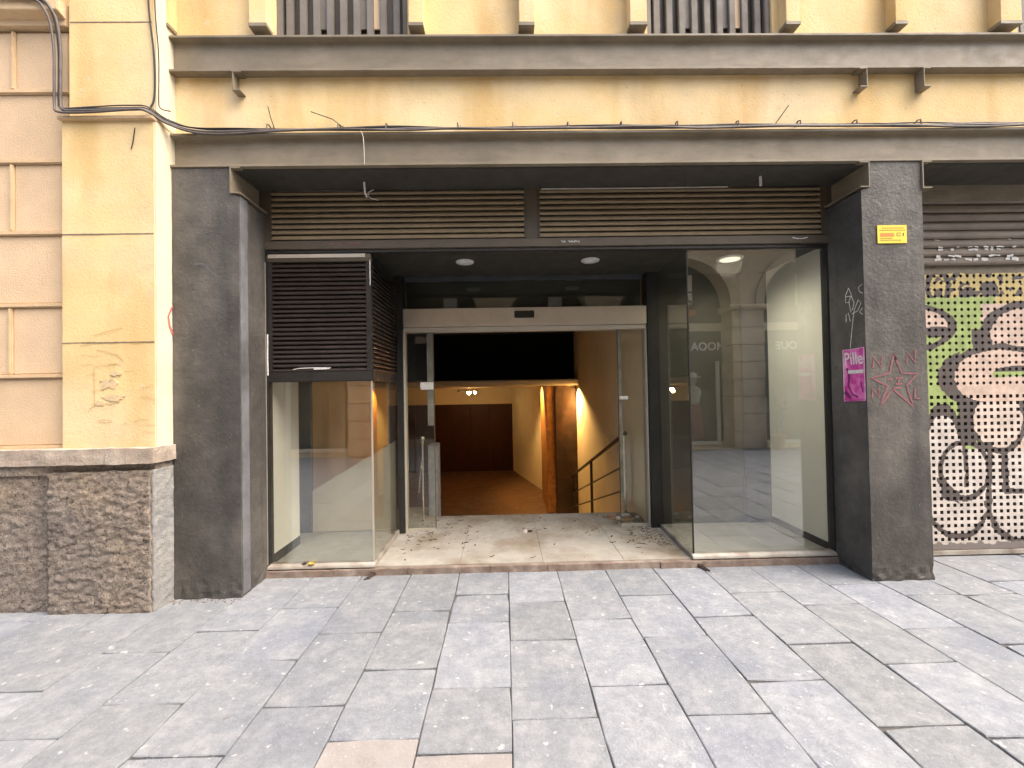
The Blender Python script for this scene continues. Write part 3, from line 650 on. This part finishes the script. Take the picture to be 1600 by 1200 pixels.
for dx, rr in ((-.30, .035), (.0, .062), (.17, .04)):
    h = obj('lamp_head', MB().lathe((-1.02+dx, 12.56, 1.49), [(.02, .06), (rr+.012, .02), (rr+.016, 0)], 14), 'railp', hl)
    if dx > -.2: obj('bulb', MB().lathe((-1.02+dx, 12.55, 1.46), [(.002, -rr), (rr*.7, -rr*.6), (rr, 0), (rr*.7, rr*.6), (.002, rr*.9)], 14), 'bulb', h, smooth=True)
point(hl, (-1.02, 12.45, 1.40), 3.5, WARM, .05)
def recessed(x, y, z, watts, label, spot, aim):
    t = thing('recessed_spot', label, 'lamp', (x, y, z))
    obj('ring', MB().lathe((x, y, z), [(.028, -.004), (.038, -.008), (.042, 0)], 18), 'chrome', t)
    obj('lens', MB().lathe((x, y, z), [(.027, -.003), (.002, -.006)], 14), 'bulb', t)
    point(t, (x, y, z-.03), watts, WARM, .03, spot, .5, aim)
recessed(1.31, 8.93, 1.585, 170, 'recessed spot under the ledge lighting the stair wall', rad(100), (.35, -.5, -1))
recessed(.62, 10.15, 1.595, 110, 'recessed spot in the hall ceiling behind the dark column', rad(120), (.6, .1, -1))

# ------------------------------------------------------------------ perforated roller shutter with graffiti
rs = thing('roller_shutter', 'closed perforated roller shutter covered in bubble-letter graffiti beside the right pillar', 'roller shutter', (4.2, 3.73, 0))
def paint(px, py):
    """bubble-letter graffiti, design grid of 172 units to the metre"""
    dk = (.105, .080, .070); pk = (.66, .46, .34); wh = (.62, .54, .47); gr = (.33, .44, .08); ye = (.60, .44, .10)
    nz = noise.noise(Vector((px*.045, py*.045, 1))); n2 = noise.noise(Vector((px*.11, py*.11, 7)))
    px += n2*3; py += nz*3
    def E(cx, cy, rx, ry): return math.hypot((px-cx)/rx, (py-cy)/ry)
    def ring(e, r, wd): return abs(e-1)*r < wd
    u = (px-1440) % 300+1440 if px > 1740 else px
    px = u
    if py < 424: return (.16, .13, .09)
    if py > 846+n2*6: return (.19, .165, .15) if py < 858 else (.30, .26, .22)
    c = wh
    if py < 700: c = gr if px < 1535 else pk
    if py < 472: c = ye if py < 462 or px > 1560 else gr
    if py < 462 and (n2 > .18 or nz > .32 or abs(E(1470, 445, 16, 26)-1) < .25 or abs(E(1548, 448, 14, 12)) < 1 or abs(E(1516, 455, 10, 10)) < 1): c = dk
    e = E(1440, 508, 50, 32)
    if e < 1 and py < 512+(1490-px)*.2: c = pk
    if ring(e, 38, 5) or (1450 < px < 1486 and 508 < py < 524): c = dk
    e = E(1606, 522, 66, 48)
    if e < 1: c = pk
    if ring(e, 55, 6.5): c = dk
    if 1520 < px < 1552 and 512 < py < 545 and e > 1: c = dk
    e = E(1562, 588, 82, 47)
    if e < 1: c = pk
    if ring(e, 60, 6) or (abs(e-1.02)*65 < 10 and px < 1500): c = dk
    if E(1592, 583, 42, 13) < 1 and py < 588: c = dk if py < 580 else gr
    if 1495 < px < 1525 and 615 < py < 665 and e > 1: c = dk
    if py > 628:
        e1 = E(1471, 735, 34, 98); e2 = E(1556, 655, 41, 49)
        if e1 < 1: c = wh
        if py > 700: c = wh
        if e2 < 1: c = (.68, .53, .42)
        if ring(e1, 44, 4.5) and py < 760: c = dk
        if e1 > 1 and e2 > 1 and px < 1520 and py < 690 and px > 1500: c = dk
        if ring(e2, 46, 4.5): c = dk
        e3 = E(1502, 733, 37, 44)
        if ring(e3, 40, 3.5) or (ring(e3, 40, 7) and px < 1492 and py > 745) or (E(1479, 772, 13, 9) < 1): c = dk
        if abs(px-1540-(py-740)*-.06) < 4 and 690 < py < 800: c = dk
        if abs(px-1564) < 5 and 702 < py < 770 or abs(py-768) < 4 and px > 1562: c = dk
        e4 = E(1490, 770, 50, 66)
        if ring(e4, 55, 4) and py > 775: c = dk
        e5 = E(1586, 775, 52, 70)
        if ring(e5, 58, 4) and py > 780: c = dk
    lum = c[0]*.3+c[1]*.6+c[2]*.1; c = tuple(lum*.22+x*.78 for x in c)
    k = .94+.16*n2+.14*nz+.10*noise.noise(Vector((px*.3, py*.3, 3)))
    if py > 800: k *= 1-(py-800)*.003
    return tuple(max(.01, x*k) for x in c)
PITCH = .0588; SUB = 8; X0, ZT, NX, NZ = 3.22, 2.52, 31, 42
st = PITCH/SUB
vmap = {}; vs = []; fs = []; cols = []
def gv(i, j):
    if (i, j) not in vmap: vmap[(i, j)] = len(vs); vs.append((X0+i*st, 3.73, ZT-j*st))
    return vmap[(i, j)]
for i in range(NX*SUB):
    for j in range(NZ*SUB):
        a, b = i % SUB, j % SUB; row = j//SUB
        if 2 <= a <= 5 and 2 <= b <= 5 and row not in (0, 18, NZ-1) and not (a in (2, 5) and b in (2, 5) and row < 19): continue
        fs.append((gv(i, j), gv(i, j+1), gv(i+1, j+1), gv(i+1, j)))
        X = X0+(i+.5)*st; Z = ZT-(j+.5)*st
        cols.append(paint(1450+(X-3.69)/.0058, 600-(Z-1.475)/.00556))
me = bpy.data.meshes.new('perforated_sheet'); me.from_pydata([Vector(v)-ORIGIN[rs.name] for v in vs], [], fs)
at = me.color_attributes.new('paint', 'FLOAT_COLOR', 'CORNER'); k = 0; buf = []
for c in cols: buf += [c[0], c[1], c[2], 1.]*4
at.data.foreach_set('color', buf)
gm = mat('graffiti_paint', (.5, .5, .5), .55, vary=.1, scale=8, bump=.1)
n_, l_ = gm.node_tree.nodes, gm.node_tree.links
va = n_.new('ShaderNodeAttribute'); va.attribute_name = 'paint'
bsdf = n_['Principled BSDF']; src = bsdf.inputs['Base Color'].links[0].from_node
l_.new(va.outputs['Color'], src.inputs[6]); me.materials.append(gm)
so_ = bpy.data.objects.new('perforated_sheet', me); link(so_, rs); ORIGIN[so_.name] = ORIGIN[rs.name]
sm = so_.modifiers.new('thickness', 'SOLIDIFY'); sm.thickness = .003; sm.offset = -1
obj('backing', bx(3.2, 6.3, 3.80, 3.84, -.05, 2.6), 'dark', rs)  # added dark sheet stands in for the shade of the room behind
obj('bottom_bar', bx(3.22, 5.4, 3.718, 3.74, .005, .045), 'sill', rs, bevel=.004)
first = None
for i in range(9):
    z = 2.52+i*.0765
    if first is None: first = obj('lath', MB().prism([(3.700, z), (3.690, z+.02), (3.692, z+.05), (3.706, z+.070), (3.716, z+.0735), (3.73, z+.0735), (3.73, z)], 'x', 3.22, 5.5), 'shutterbrown', rs, at=(4.3, 3.71, z), bevel=.003)
    else: again(first, (4.3, 3.71, z), rs)
obj('fascia', bx(3.24, 6.3, 3.60, 3.72, 3.205, 3.214).box(3.24, 6.3, 3.66, 3.74, 3.08, 3.205), 'beam', rs)
wt = MB()
for x in (3.78, 3.85, 3.90, 3.96, 4.06, 4.12, 4.20, 4.26, 4.31, 4.40, 4.46):
    for zz, h in ((2.565, .03), (2.595, .024), (2.65, .022), (2.672, .014), (2.735, .008)):
        if random.random() < (.72 if h > .01 else .4):
            a = random.uniform(-.5, .5); ln = random.uniform(.012, .034); xx = x+random.uniform(-.02, .02)
            wt.stroke([(xx-ln*math.cos(a), zz-ln*.35*math.sin(a)), (xx, zz+random.uniform(-.004, .004)), (xx+ln*math.cos(a), zz+ln*.35*math.sin(a))], h*random.uniform(.4, 1.0), 'y', 3.6885)
obj('white_tag', wt, 'whitepaint', rs)['kind'] = 'stuff'

# ------------------------------------------------------------------ sticker and poster
sk = thing('notice_sticker', 'small yellow notice sticker with an orange bar on the right pillar', 'sticker', (2.998, YP-.006, 2.645))
obj('sheet', bx(2.884, 3.112, YP-.0065, YP-.002, 2.578, 2.717), 'sticker', sk)
pr = MB()
for z, a, b in ((2.692, 2.92, 3.08), (2.675, 2.90, 3.095), (2.612, 2.905, 2.99), (2.598, 2.905, 3.05)):
    x = a
    while x < b: wd = random.uniform(.008, .02); pr.box(x, x+wd, YP-.0074, YP-.0066, z, z+.006); x += wd+.004
obj('small_print', pr, 'print', sk)
obj('orange_bar', bx(2.905, 3.012, YP-.0074, YP-.0066, 2.628, 2.656), 'red', sk)
obj('pictogram', MB().stroke([(3.035, 2.635), (3.035, 2.655), (3.06, 2.657), (3.06, 2.634)], .005, 'y', YP-.0068, True).stroke([(3.085, 2.632), (3.085, 2.656)], .008, 'y', YP-.0068), 'greypost', sk)
po = thing('magenta_poster', 'torn magenta flyer with white scribble on the inner face of the right pillar', 'poster', (2.766, 3.39, 1.57))
obj('sheet', MB().prism([(3.285, 1.368), (3.50, 1.358), (3.502, 1.782), (3.40, 1.776), (3.287, 1.79)], 'x', 2.7645, 2.7665), 'magenta', po)
obj('lettering', text_mb('Pille', .112, lambda x, y: (2.7632, 3.393-x+y*.1, 1.70+y*1.25)), 'whitepaint', po)
obj('white_band', bx(2.7628, 2.7642, 3.30, 3.45, 1.585, 1.612), 'whitepaint', po)
obj('border', MB().stroke([(3.29, 1.374), (3.495, 1.365), (3.497, 1.777), (3.292, 1.783)], .006, 'x', 2.7642, True), 'whitepaint', po)
obj('dark_ink', MB().stroke([(3.46, 1.63), (3.44, 1.56), (3.45, 1.48), (3.41, 1.42), (3.36, 1.40)], .018, 'x', 2.7641).stroke([(3.49, 1.44), (3.43, 1.39)], .03, 'x', 2.7641).stroke([(3.33, 1.52), (3.31, 1.44)], .012, 'x', 2.7641), 'poster_dark', po)

# ------------------------------------------------------------------ cables
def wob(pts, n, a, seed):
    out = []; P = [Vector(p) for p in pts]
    for q0, q1, q2, q3 in zip([P[0]]+P, P, P[1:], P[2:]+[P[-1]]):
        for k in range(n):
            t = k/n; v = .5*((2*q1)+(q2-q0)*t+(2*q0-5*q1+4*q2-q3)*t*t+(3*q1-q0-3*q2+q3)*t*t*t)
            out.append(v+Vector((0, noise.noise(v*2.1+Vector((seed, 0, 0)))*a*.5, noise.noise(v*1.7+Vector((0, seed, 0)))*a)))
    out.append(P[-1]); return out
top_l = [(-3.9, 3.08, 4.33), (-3.3, 3.085, 4.335), (-3.16, 3.10, 4.25), (-3.125, 3.12, 4.05), (-3.12, 3.12, 3.75), (-3.12, 3.12, 3.60), (-3.07, 3.095, 3.53), (-2.9, 3.09, 3.525), (-2.62, 3.095, 3.535),
         (-2.50, 3.10, 3.53), (-2.42, 3.20, 3.50), (-2.2, 3.265, 3.475)]
labels = ['thick grey cable run along the top of the lower beam and round the yellow pier', 'dark cable sagging slightly along the lower beam below the yellow band',
          'slim brown cable strung along the lower beam and over the pier moulding', 'pale grey cable lying on the top flange of the lower beam']
for i, (r, dz, dy, m_) in enumerate(((.010, 0, 0, 'cable'), (.006, .018, .006, 'cableblack'), (.005, .030, .012, 'cable'), (.008, -.012, -.012, 'cable'))):
    pts = [(x+(-.02 if k < 7 else 0)*i*.6, y+dy*.6, z+dz*.9) for k, (x, y, z) in enumerate(top_l)]
    pts += [(x, 3.272+dy, 3.488+dz*.75) for x in (-1.6, -.9, -.2, .5, 1.2, 1.9, 2.6, 3.3, 4.0, 4.8, 6.0)]
    o = obj('cable', MB().tube(wob(pts, 7, .017 if i else .008, i*3.3), r, 7), m_, smooth=True, at=(-2.2, 3.26, 3.48)); tag(o, labels[i], 'cable', 'cables along the facade')
for i, (x0, dx) in enumerate(((-2.515, 0), (-2.47, .012))):
    o = obj('hanging_cable', MB().tube(wob([(x0, 3.14, 5.2), (x0+.0, 3.14, 4.4), (x0+.035-dx, 3.14, 3.98), (x0+.04-dx, 3.135, 3.66), (x0+.02+.03*i, 3.12, 3.56), (x0+.10*i+.03, 3.11, 3.53)], 6, .01, 9+i), .006-.002*i, 6), 'cableblack', smooth=True, at=(x0, 3.14, 3.55))
    tag(o, 'thin black cable dropping down the edge of the yellow pier' if i == 0 else 'thinnest black wire dropping beside the cable on the pier edge', 'cable')
for k, x in enumerate((-1.75, -1.22, -.86, -.32, .1, .52, .93, 1.36, 1.83, 2.31, 2.75, 3.25)):
    c = obj('cable_clip', MB().tube([(x, 3.342, 3.535), (x, 3.30, 3.545), (x, 3.275, 3.535), (x, 3.268, 3.49)], .005, 6).tube([(x+.008, 3.338, 3.52), (x+.02, 3.33, 3.555)], .002, 5), 'cable', at=(x, 3.3, 3.5))
    tag(c, 'small metal cable clip on the yellow band above the lower beam', 'clip', 'cable clips along the beam')
for k, (pts, lab) in enumerate(((((-1.72, 3.325, 3.53), (-1.735, 3.30, 3.60), (-1.75, 3.29, 3.68)), 'dark cut wire sticking up above the beam near the pier'), (((-1.20, 3.33, 3.54), (-1.27, 3.30, 3.585), (-1.42, 3.27, 3.625)), 'dark cut wire leaning far over above the beam'),
                    (((2.14, 3.33, 3.53), (2.19, 3.31, 3.60), (2.24, 3.30, 3.67)), 'thin straight wire end leaning above the beam near the pillar'), (((-2.60, 3.12, 3.42), (-2.615, 3.122, 3.32), (-2.63, 3.124, 3.27)), 'short black wire end on the yellow pier'))):
    tag(obj('wire_end', MB().tube(pts, .0035, 6), 'cableblack', at=pts[0]), lab, 'wire', 'cut wire ends on the facade')
tag(obj('white_wire', MB().tube(wob([(-1.05, 3.26, 3.48), (-1.03, 3.255, 3.44), (-1.02, 3.25, 3.36), (-1.02, 3.26, 3.22)], 5, .006, 2), .0022, 6), 'paper', at=(-1.05, 3.26, 3.48)), 'thin white wire hanging over the face of the lower beam', 'wire')
tag(obj('white_wire', MB().tube([(-1.10, 3.5, 3.20), (-1.10, 3.52, 3.12), (-1.095, 3.55, 3.10)], .008, 6).tube(wob([(-1.06, YS-.04, 3.19), (-1.10, YS-.05, 3.16), (-1.09, YS-.05, 3.12), (-1.02, YS-.045, 3.10)], 4, .004, 1), .004, 6), 'paper', at=(-1.1, 3.6, 3.15)), 'curled white wire end dangling under the beam by the louvre', 'wire')
tag(obj('conduit', MB().tube([(.34, YS-.03, 3.19), (1.0, YS-.03, 3.188), (1.92, YS-.03, 3.192)], .006, 6), 'pale_trim', at=(1.1, YS-.03, 3.19)), 'thin pale conduit above the louvre over the tall window', 'conduit')
tag(obj('conduit', MB().tube([(-1.85, YS-.03, 3.195), (-1.2, YS-.03, 3.19)], .005, 6), 'cable', at=(-1.5, YS-.03, 3.19)), 'thin grey conduit above the louvre near the left bracket', 'conduit')
tag(obj('hanger', bx(2.095, 2.115, 3.46, 3.475, 3.12, 3.20), 'paper', at=(2.1, 3.47, 3.2), bevel=.003), 'small white tab hanging under the beam soffit', 'tab')

# ------------------------------------------------------------------ litter
def leaf_mb(L, W, curl):
    pts = []; fs = []
    n = 4
    for i in range(n+1):
        t = i/n; wd = W*math.sin(math.pi*min(.97, max(.06, t)))*.5; x = (t-.5)*L; z = curl*(2*t-1)**2
        pts += [(x, -wd, z+curl*.7), (x, 0, z), (x, wd, z+curl*.7)]
    for i in range(n):
        for j in (0, 1): a = i*3+j; fs.append((a, a+3, a+4, a+1))
    return MB().add(pts, fs)
protos = [obj('dead_leaf', leaf_mb(*a), 'leaf') for a in ((.040, .015, .005), (.055, .007, .005), (.028, .015, .006))]
spots = []
for k in range(125):
    side = random.random()
    if side < .42: x = 1.5-abs(random.gauss(0, .28)); y = random.uniform(4.0, 4.95)
    elif side < .72: x = -1.0+abs(random.gauss(0, .3)); y = random.uniform(3.9, 4.9)
    else: x = random.uniform(-.9, 1.4); y = random.uniform(3.75, 5.0)
    spots.append((max(-1.03, min(1.5, x)), y))
for k, (x, y) in enumerate(spots):
    pr_ = protos[k % 3]
    o = pr_ if k < 3 else bpy.data.objects.new('dead_leaf', pr_.data)
    if k >= 3: COL.objects.link(o)
    o.location = (x, y, ZL+.003); o.rotation_euler = (random.uniform(-.2, .2), random.uniform(-.2, .2), random.uniform(0, 6.28)); s_ = random.uniform(.6, 1.25); o.scale = (s_, s_, s_)
    tag(o, 'dry brown leaf lying on the dusty entrance landing', 'leaf', 'dead leaves on the landing')
def scrap(name, m_, x, y, z, r, label, cat, h=.02, n=9):
    top = [(x+math.cos(6.283*i/n)*r*random.uniform(.6, 1.1), y+math.sin(6.283*i/n)*r*.8*random.uniform(.6, 1.1)) for i in range(n)]
    mb = MB().add([(a, b, z+random.uniform(.002, h)) for a, b in top]+[(x, y, z+h)]+[(a*.97+x*.03, b*.97+y*.03, z) for a, b in top]+[(x, y, z)],
                  [(i, (i+1) % n, n) for i in range(n)]+[(n+1+i, 2*n+1, n+1+(i+1) % n) for i in range(n)]+[(i, n+1+i, n+1+(i+1) % n, (i+1) % n) for i in range(n)])
    return tag(obj(name, mb, m_, at=(x, y, z)), label, cat)
scrap('cardboard_scrap', 'card', 1.28, 4.78, ZL, .14, 'largest torn cardboard scrap by the foot of the railing', 'litter', .03)
scrap('paper_scrap', 'paper', 1.33, 4.88, ZL+.004, .055, 'white paper scrap on the torn cardboard by the railing', 'litter', .035)
scrap('paper_scrap', 'paper', 1.45, 4.82, ZL, .03, 'small white paper scrap in the corner by the door jamb', 'litter', .03)
scrap('cardboard_scrap', 'card', 1.17, 4.86, ZL, .06, 'smaller torn cardboard scrap beside the large one near the railing', 'litter', .025)
scrap('paper_scrap', 'paper', 1.22, 4.74, ZL+.02, .035, 'thin white paper strip lying over the edge of the large cardboard scrap', 'litter', .03)
scrap('crumpled_wrapper', 'paper', .18, 4.42, ZL, .032, 'crumpled white wrapper lying in the middle of the landing', 'litter', .03)
scrap('crumpled_wrapper', 'rust', .235, 4.44, ZL, .026, 'dark crumpled wrapper beside the white one on the landing', 'litter', .02)
scrap('yellow_scrap', 'yleaf', -1.62, YS-.02, .099, .032, 'yellow leaf on the sill of the low display window', 'leaf', .012)
scrap('dark_scrap', 'rust', -1.68, YS-.015, .099, .022, 'dark leaf beside the yellow one on the window sill', 'leaf', .01)
dust = MB()
for _ in range(620):
    x = 1.52-abs(random.gauss(0, .13)); y = random.uniform(3.95, 5.0); x += (y-3.66)*.015; r = random.uniform(.002, .009)
    dust.add([(x+r*random.uniform(.5, 2), y, ZL+.001), (x, y+r, ZL+.001), (x-r, y-r*.4, ZL+.001), (x, y, ZL+.002+r*.7)], [(0, 1, 3), (1, 2, 3), (2, 0, 3)])
for _ in range(700):
    x = random.uniform(-1.05, 1.5); y = 5.05-abs(random.gauss(0, .42)); r = random.uniform(.0015, .005)
    dust.add([(x+r*random.uniform(.5, 3), y, ZL+.001), (x, y+r, ZL+.001), (x-r, y-r*.4, ZL+.001), (x, y, ZL+.002+r*.6)], [(0, 1, 3), (1, 2, 3), (2, 0, 3)])
o = obj('debris', dust, 'leaf'); o['kind'] = 'stuff'; o['label'] = 'crumbs of dry leaf and dirt scattered on the landing'; o['category'] = 'debris'
dust = MB()
for _ in range(60):
    x = random.uniform(-2.5, -1.95); y = 3.26-abs(random.gauss(0, .025)); r = random.uniform(.003, .010)
    dust.add([(x+r, y, .001), (x, y+r, .001), (x-r, y-r*.4, .001), (x, y, .002+r*.8)], [(0, 1, 3), (1, 2, 3), (2, 0, 3)])
o = obj('rubble', dust, 'threshold'); o['kind'] = 'stuff'; o['label'] = 'mortar crumbs at the foot of the left pillar'; o['category'] = 'debris'
for (x, a, lab) in ((-1.10, .5, 'rusty iron door stop on the paving by the low display window'), (1.60, -.4, 'rusty iron door stop on the paving at the glass corner of the tall window')):
    t = thing('door_stop', lab, 'door stop', (x, 3.58, 0))
    c, s_ = math.cos(a), math.sin(a)
    for k in (-1, 1): obj('bar', MB().tube([(x+c*.012*k, 3.60+s_*.012*k, .022), (x+c*.012*k-s_*.075, 3.60+s_*.012*k-c*.075, .006)], .007, 6), 'rust', t)
    obj('hinge', MB().tube([(x-.02, 3.602, .025), (x+.02, 3.602, .025)], .011, 8), 'rust', t)

# ------------------------------------------------------------------ the arcaded building across the street (seen in the glass)
ab = thing('arcade_building', 'stone arcaded building across the street, mirrored in the shop glass', 'building', (4.3, -3.1, 0))
YF = -3.05; SP = 3.48; RA = 1.14
ctrs = [5.91+3.08*k for k in range(-4, 3)]      # piers
for cx in ctrs:
    for k in range(8):
        z = k*.418; d = .012*(k % 2)
        obj('pier_block', bx(cx-.40+d, cx+.40-d, YF-.55, YF+d*-.4, z+.004, z+.414), 'arcstone', ab, bevel=.012)
    obj('impost', MB().prism([(YF-.55, 3.345), (YF+.02, 3.345), (YF+.07, 3.40), (YF+.07, 3.44), (YF+.03, SP), (YF-.55, SP)], 'x', cx-.46, cx+.46), 'arcstone', ab, bevel=.006)
TOP = 4.95
for cx, cx2 in zip(ctrs, ctrs[1:]):
    m = (cx+cx2)/2; n = 20; mb = MB(); ring = MB()
    for i in range(n):
        a0, a1 = math.pi*i/n, math.pi*(i+1)/n
        p0, p1 = (m-RA*math.cos(a0), SP+RA*math.sin(a0)), (m-RA*math.cos(a1), SP+RA*math.sin(a1))
        mb.add([(p0[0], YF-.05, p0[1]), (p1[0], YF-.05, p1[1]), (p1[0], YF-.05, TOP), (p0[0], YF-.05, TOP), (p0[0], YF-.55, p0[1]), (p1[0], YF-.55, p1[1]), (p1[0], YF-.55, TOP), (p0[0], YF-.55, TOP)],
               [(0, 1, 2, 3), (4, 7, 6, 5), (0, 4, 5, 1)])
        q0, q1 = (m-(RA+.2)*math.cos(a0), SP+(RA+.2)*math.sin(a0)), (m-(RA+.2)*math.cos(a1), SP+(RA+.2)*math.sin(a1))
        s0, s1 = (m-(RA-.004)*math.cos(a0), SP+(RA-.004)*math.sin(a0)), (m-(RA-.004)*math.cos(a1), SP+(RA-.004)*math.sin(a1))
        if i % 2 == 0: ring = MB()
        ring.add([(s0[0], YF, s0[1]), (s1[0], YF, s1[1]), (q1[0], YF, q1[1]), (q0[0], YF, q0[1]), (s0[0], YF-.1, s0[1]), (s1[0], YF-.1, s1[1]), (q1[0], YF-.1, q1[1]), (q0[0], YF-.1, q0[1])],
                 [(0, 1, 2, 3), (4, 7, 6, 5), (0, 4, 5, 1), (3, 2, 6, 7), (0, 3, 7, 4), (1, 5, 6, 2)])
        if i % 2: obj('arch_stone', ring, 'arcstone', ab)
    obj('spandrel', mb, 'arcwall', ab)
    # end strips beside each arch
    obj('spandrel', bx(cx+.001, m-RA+.001, YF-.55, YF-.051, SP+.001, TOP).box(m+RA-.001, cx2-.001, YF-.55, YF-.051, SP+.001, TOP), 'arcwall', ab)
obj('cornice', bx(-7.5, 13, YF-.6, YF+.10, TOP, TOP+.16), 'arcstone', ab, bevel=.02)
obj('upper_wall', bx(-7.5, 13, YF-.6, YF-.04, TOP+.16, 6.5), 'arcwall', ab)
for m in [(a+b)/2 for a, b in zip(ctrs, ctrs[1:])]:
    wn = obj('window', bx(m-.5, m+.5, YF-.038, YF+.01, 5.35, 6.4), 'white_frame', ab)
    obj('pane', bx(m-.42, m-.03, YF+.011, YF+.018, 5.43, 6.3).box(m+.03, m+.42, YF+.011, YF+.018, 5.43, 6.3), 'shopdark', wn)
    obj('sill', bx(m-.6, m+.6, YF-.038, YF+.12, 5.26, 5.345), 'arcstone', wn)
obj('end_wall', bx(-7.5, ctrs[0]-.401, YF-.6, YF-.04, 0, TOP), 'arcwall', ab); obj('end_wall', bx(ctrs[-1]+.401, 13, YF-.6, YF-.04, 0, TOP), 'arcwall', ab)
# shop fronts inside the arches
for k, (cx, cx2) in enumerate(zip(ctrs, ctrs[1:])):
    m = (cx+cx2)/2; yb = YF-.62
    obj('shop_wall', bx(cx-.1, cx2+.1, yb-.9, yb-.85, 0, 4.9), 'shopglow', ab)
    obj('shop_floor', bx(cx-.1, cx2+.1, yb-.85, yb+.6, -.02, .012), 'arcstone', ab)
    obj('fascia', bx(m-1.35, m+1.35, yb-.04, yb, 2.18, 4.75), 'shopdark', ab)
    obj('light_band', bx(m-1.30, m+1.30, yb, yb+.015, 2.92, 3.12), 'cream', ab)
    ww = obj('shop_window', MB().box(m-1.1, m-1.03, yb-.04, yb+.04, .12, 2.15).box(m+1.03, m+1.1, yb-.04, yb+.04, .12, 2.15).box(m-1.1, m+1.1, yb-.04, yb+.05, .04, .12), 'white_frame', ab)
    obj('pane', bx(m-1.03, m+1.03, yb-.02, yb-.012, .12, 2.15), 'door_glass', ww)
    obj('small_window', bx(m+.05, m+.45, yb, yb+.03, 3.55, 4.35), 'white_frame', ab)
    obj('window_bar', bx(m+.05, m+.45, yb+.031, yb+.045, 3.9, 3.93), 'shopdark', ab)
sg = obj('shop_sign', bx(4.72, 5.66, -3.668, -3.655, 2.30, 2.74), 'shopdark', ab)
obj('lettering', text_mb('MOOA', .30, lambda x, y: (5.20-x*.95, -3.652, 2.52+y)), 'sign', sg)
sg2 = obj('shop_sign', bx(6.9, 8.5, -3.668, -3.655, 2.30, 2.74), 'shopdark', ab)
obj('lettering', text_mb('T NOUE', .28, lambda x, y: (7.45-x, -3.652, 2.52+y)), 'sign', sg2)
sg3 = obj('shop_sign', bx(2.4, 3.5, -3.668, -3.655, 2.30, 2.74), 'shopdark', ab)
obj('lettering', text_mb('HOOA', .28, lambda x, y: (3.98-x*.95, -3.652, 2.42+y)), 'sign', sg)
def mannequin(x, y, label):
    t = thing('mannequin', label, 'mannequin', (x, y, .012), 'mannequins in the opposite shop window')
    obj('base', MB().lathe((x, y, .012), [(.18, 0), (.18, .02), (.02, .03)], 16), 'shopdark', t)
    obj('skirt', MB().lathe((x, y, 0), [(.05, .1), (.20, .16), (.24, .3), (.17, .9), (.13, 1.05)], 16), 'manred', t, smooth=True)
    obj('torso', MB().lathe((x, y, 0), [(.12, 1.04), (.16, 1.2), (.19, 1.38), (.15, 1.48), (.06, 1.53), (.05, 1.58)], 16), 'manwhite', t, smooth=True)
    obj('head', MB().lathe((x, y, 0), [(.04, 1.56), (.08, 1.62), (.09, 1.70), (.07, 1.78), (.02, 1.81)], 14), 'manwhite', t, smooth=True)
    obj('hat', MB().lathe((x, y, 0), [(.20, 1.75), (.19, 1.765), (.10, 1.775), (.09, 1.85), (.03, 1.88), (.002, 1.88)], 16), 'manwhite', t, smooth=True)
mannequin(4.95, -4.0, 'mannequin in white top, hat and red skirt across the street'); mannequin(4.25, -4.0, 'mannequin in white top, hat and red skirt across the street')
def foliage(parent, name, cx, cy, cz, rx, ry, rz, n, m_='foliage'):
    mb = MB()
    for _ in range(n):
        v = Vector((random.gauss(0, 1), random.gauss(0, 1), random.gauss(0, 1))).normalized()*random.random()**.4
        c = Vector((cx+v.x*rx, cy+v.y*ry, cz+v.z*rz)); a = Vector((random.uniform(-1, 1), random.uniform(-1, 1), random.uniform(-1, 1))).normalized()
        b = a.orthogonal().normalized(); s_ = random.uniform(.02, .045)
        mb.add([c-a*s_, c+b*s_*.5, c+a*s_, c-b*s_*.5], [(0, 1, 2, 3)])
    obj(name, mb, m_, parent)
fb = thing('flower_box', 'terracotta flower box of greenery hanging in the arch across the street', 'flower box', (4.55, -3.55, 3.2))
obj('box', bx(4.22, 4.85, -3.64, -3.46, 3.28, 3.44), 'terracotta', fb, bevel=.01); foliage(fb, 'leaves', 4.53, -3.55, 3.56, .34, .12, .16, 260)
ps = thing('potted_shrub', 'tall dark shrub in a pot against the arcade pier across the street', 'plant', (6.42, -2.85, 0))
obj('pot', MB().lathe((6.42, -2.85, 0), [(.12, 0), (.17, .28), (.19, .30), (.19, .34), (.15, .34)], 18), 'terracotta', ps)
obj('stem', MB().tube([(6.42, -2.85, .3), (6.43, -2.86, .9), (6.41, -2.85, 1.9)], [.02, .016, .006], 7), 'rust', ps); foliage(ps, 'leaves', 6.42, -2.86, 1.45, .24, .16, 1.0, 1300)
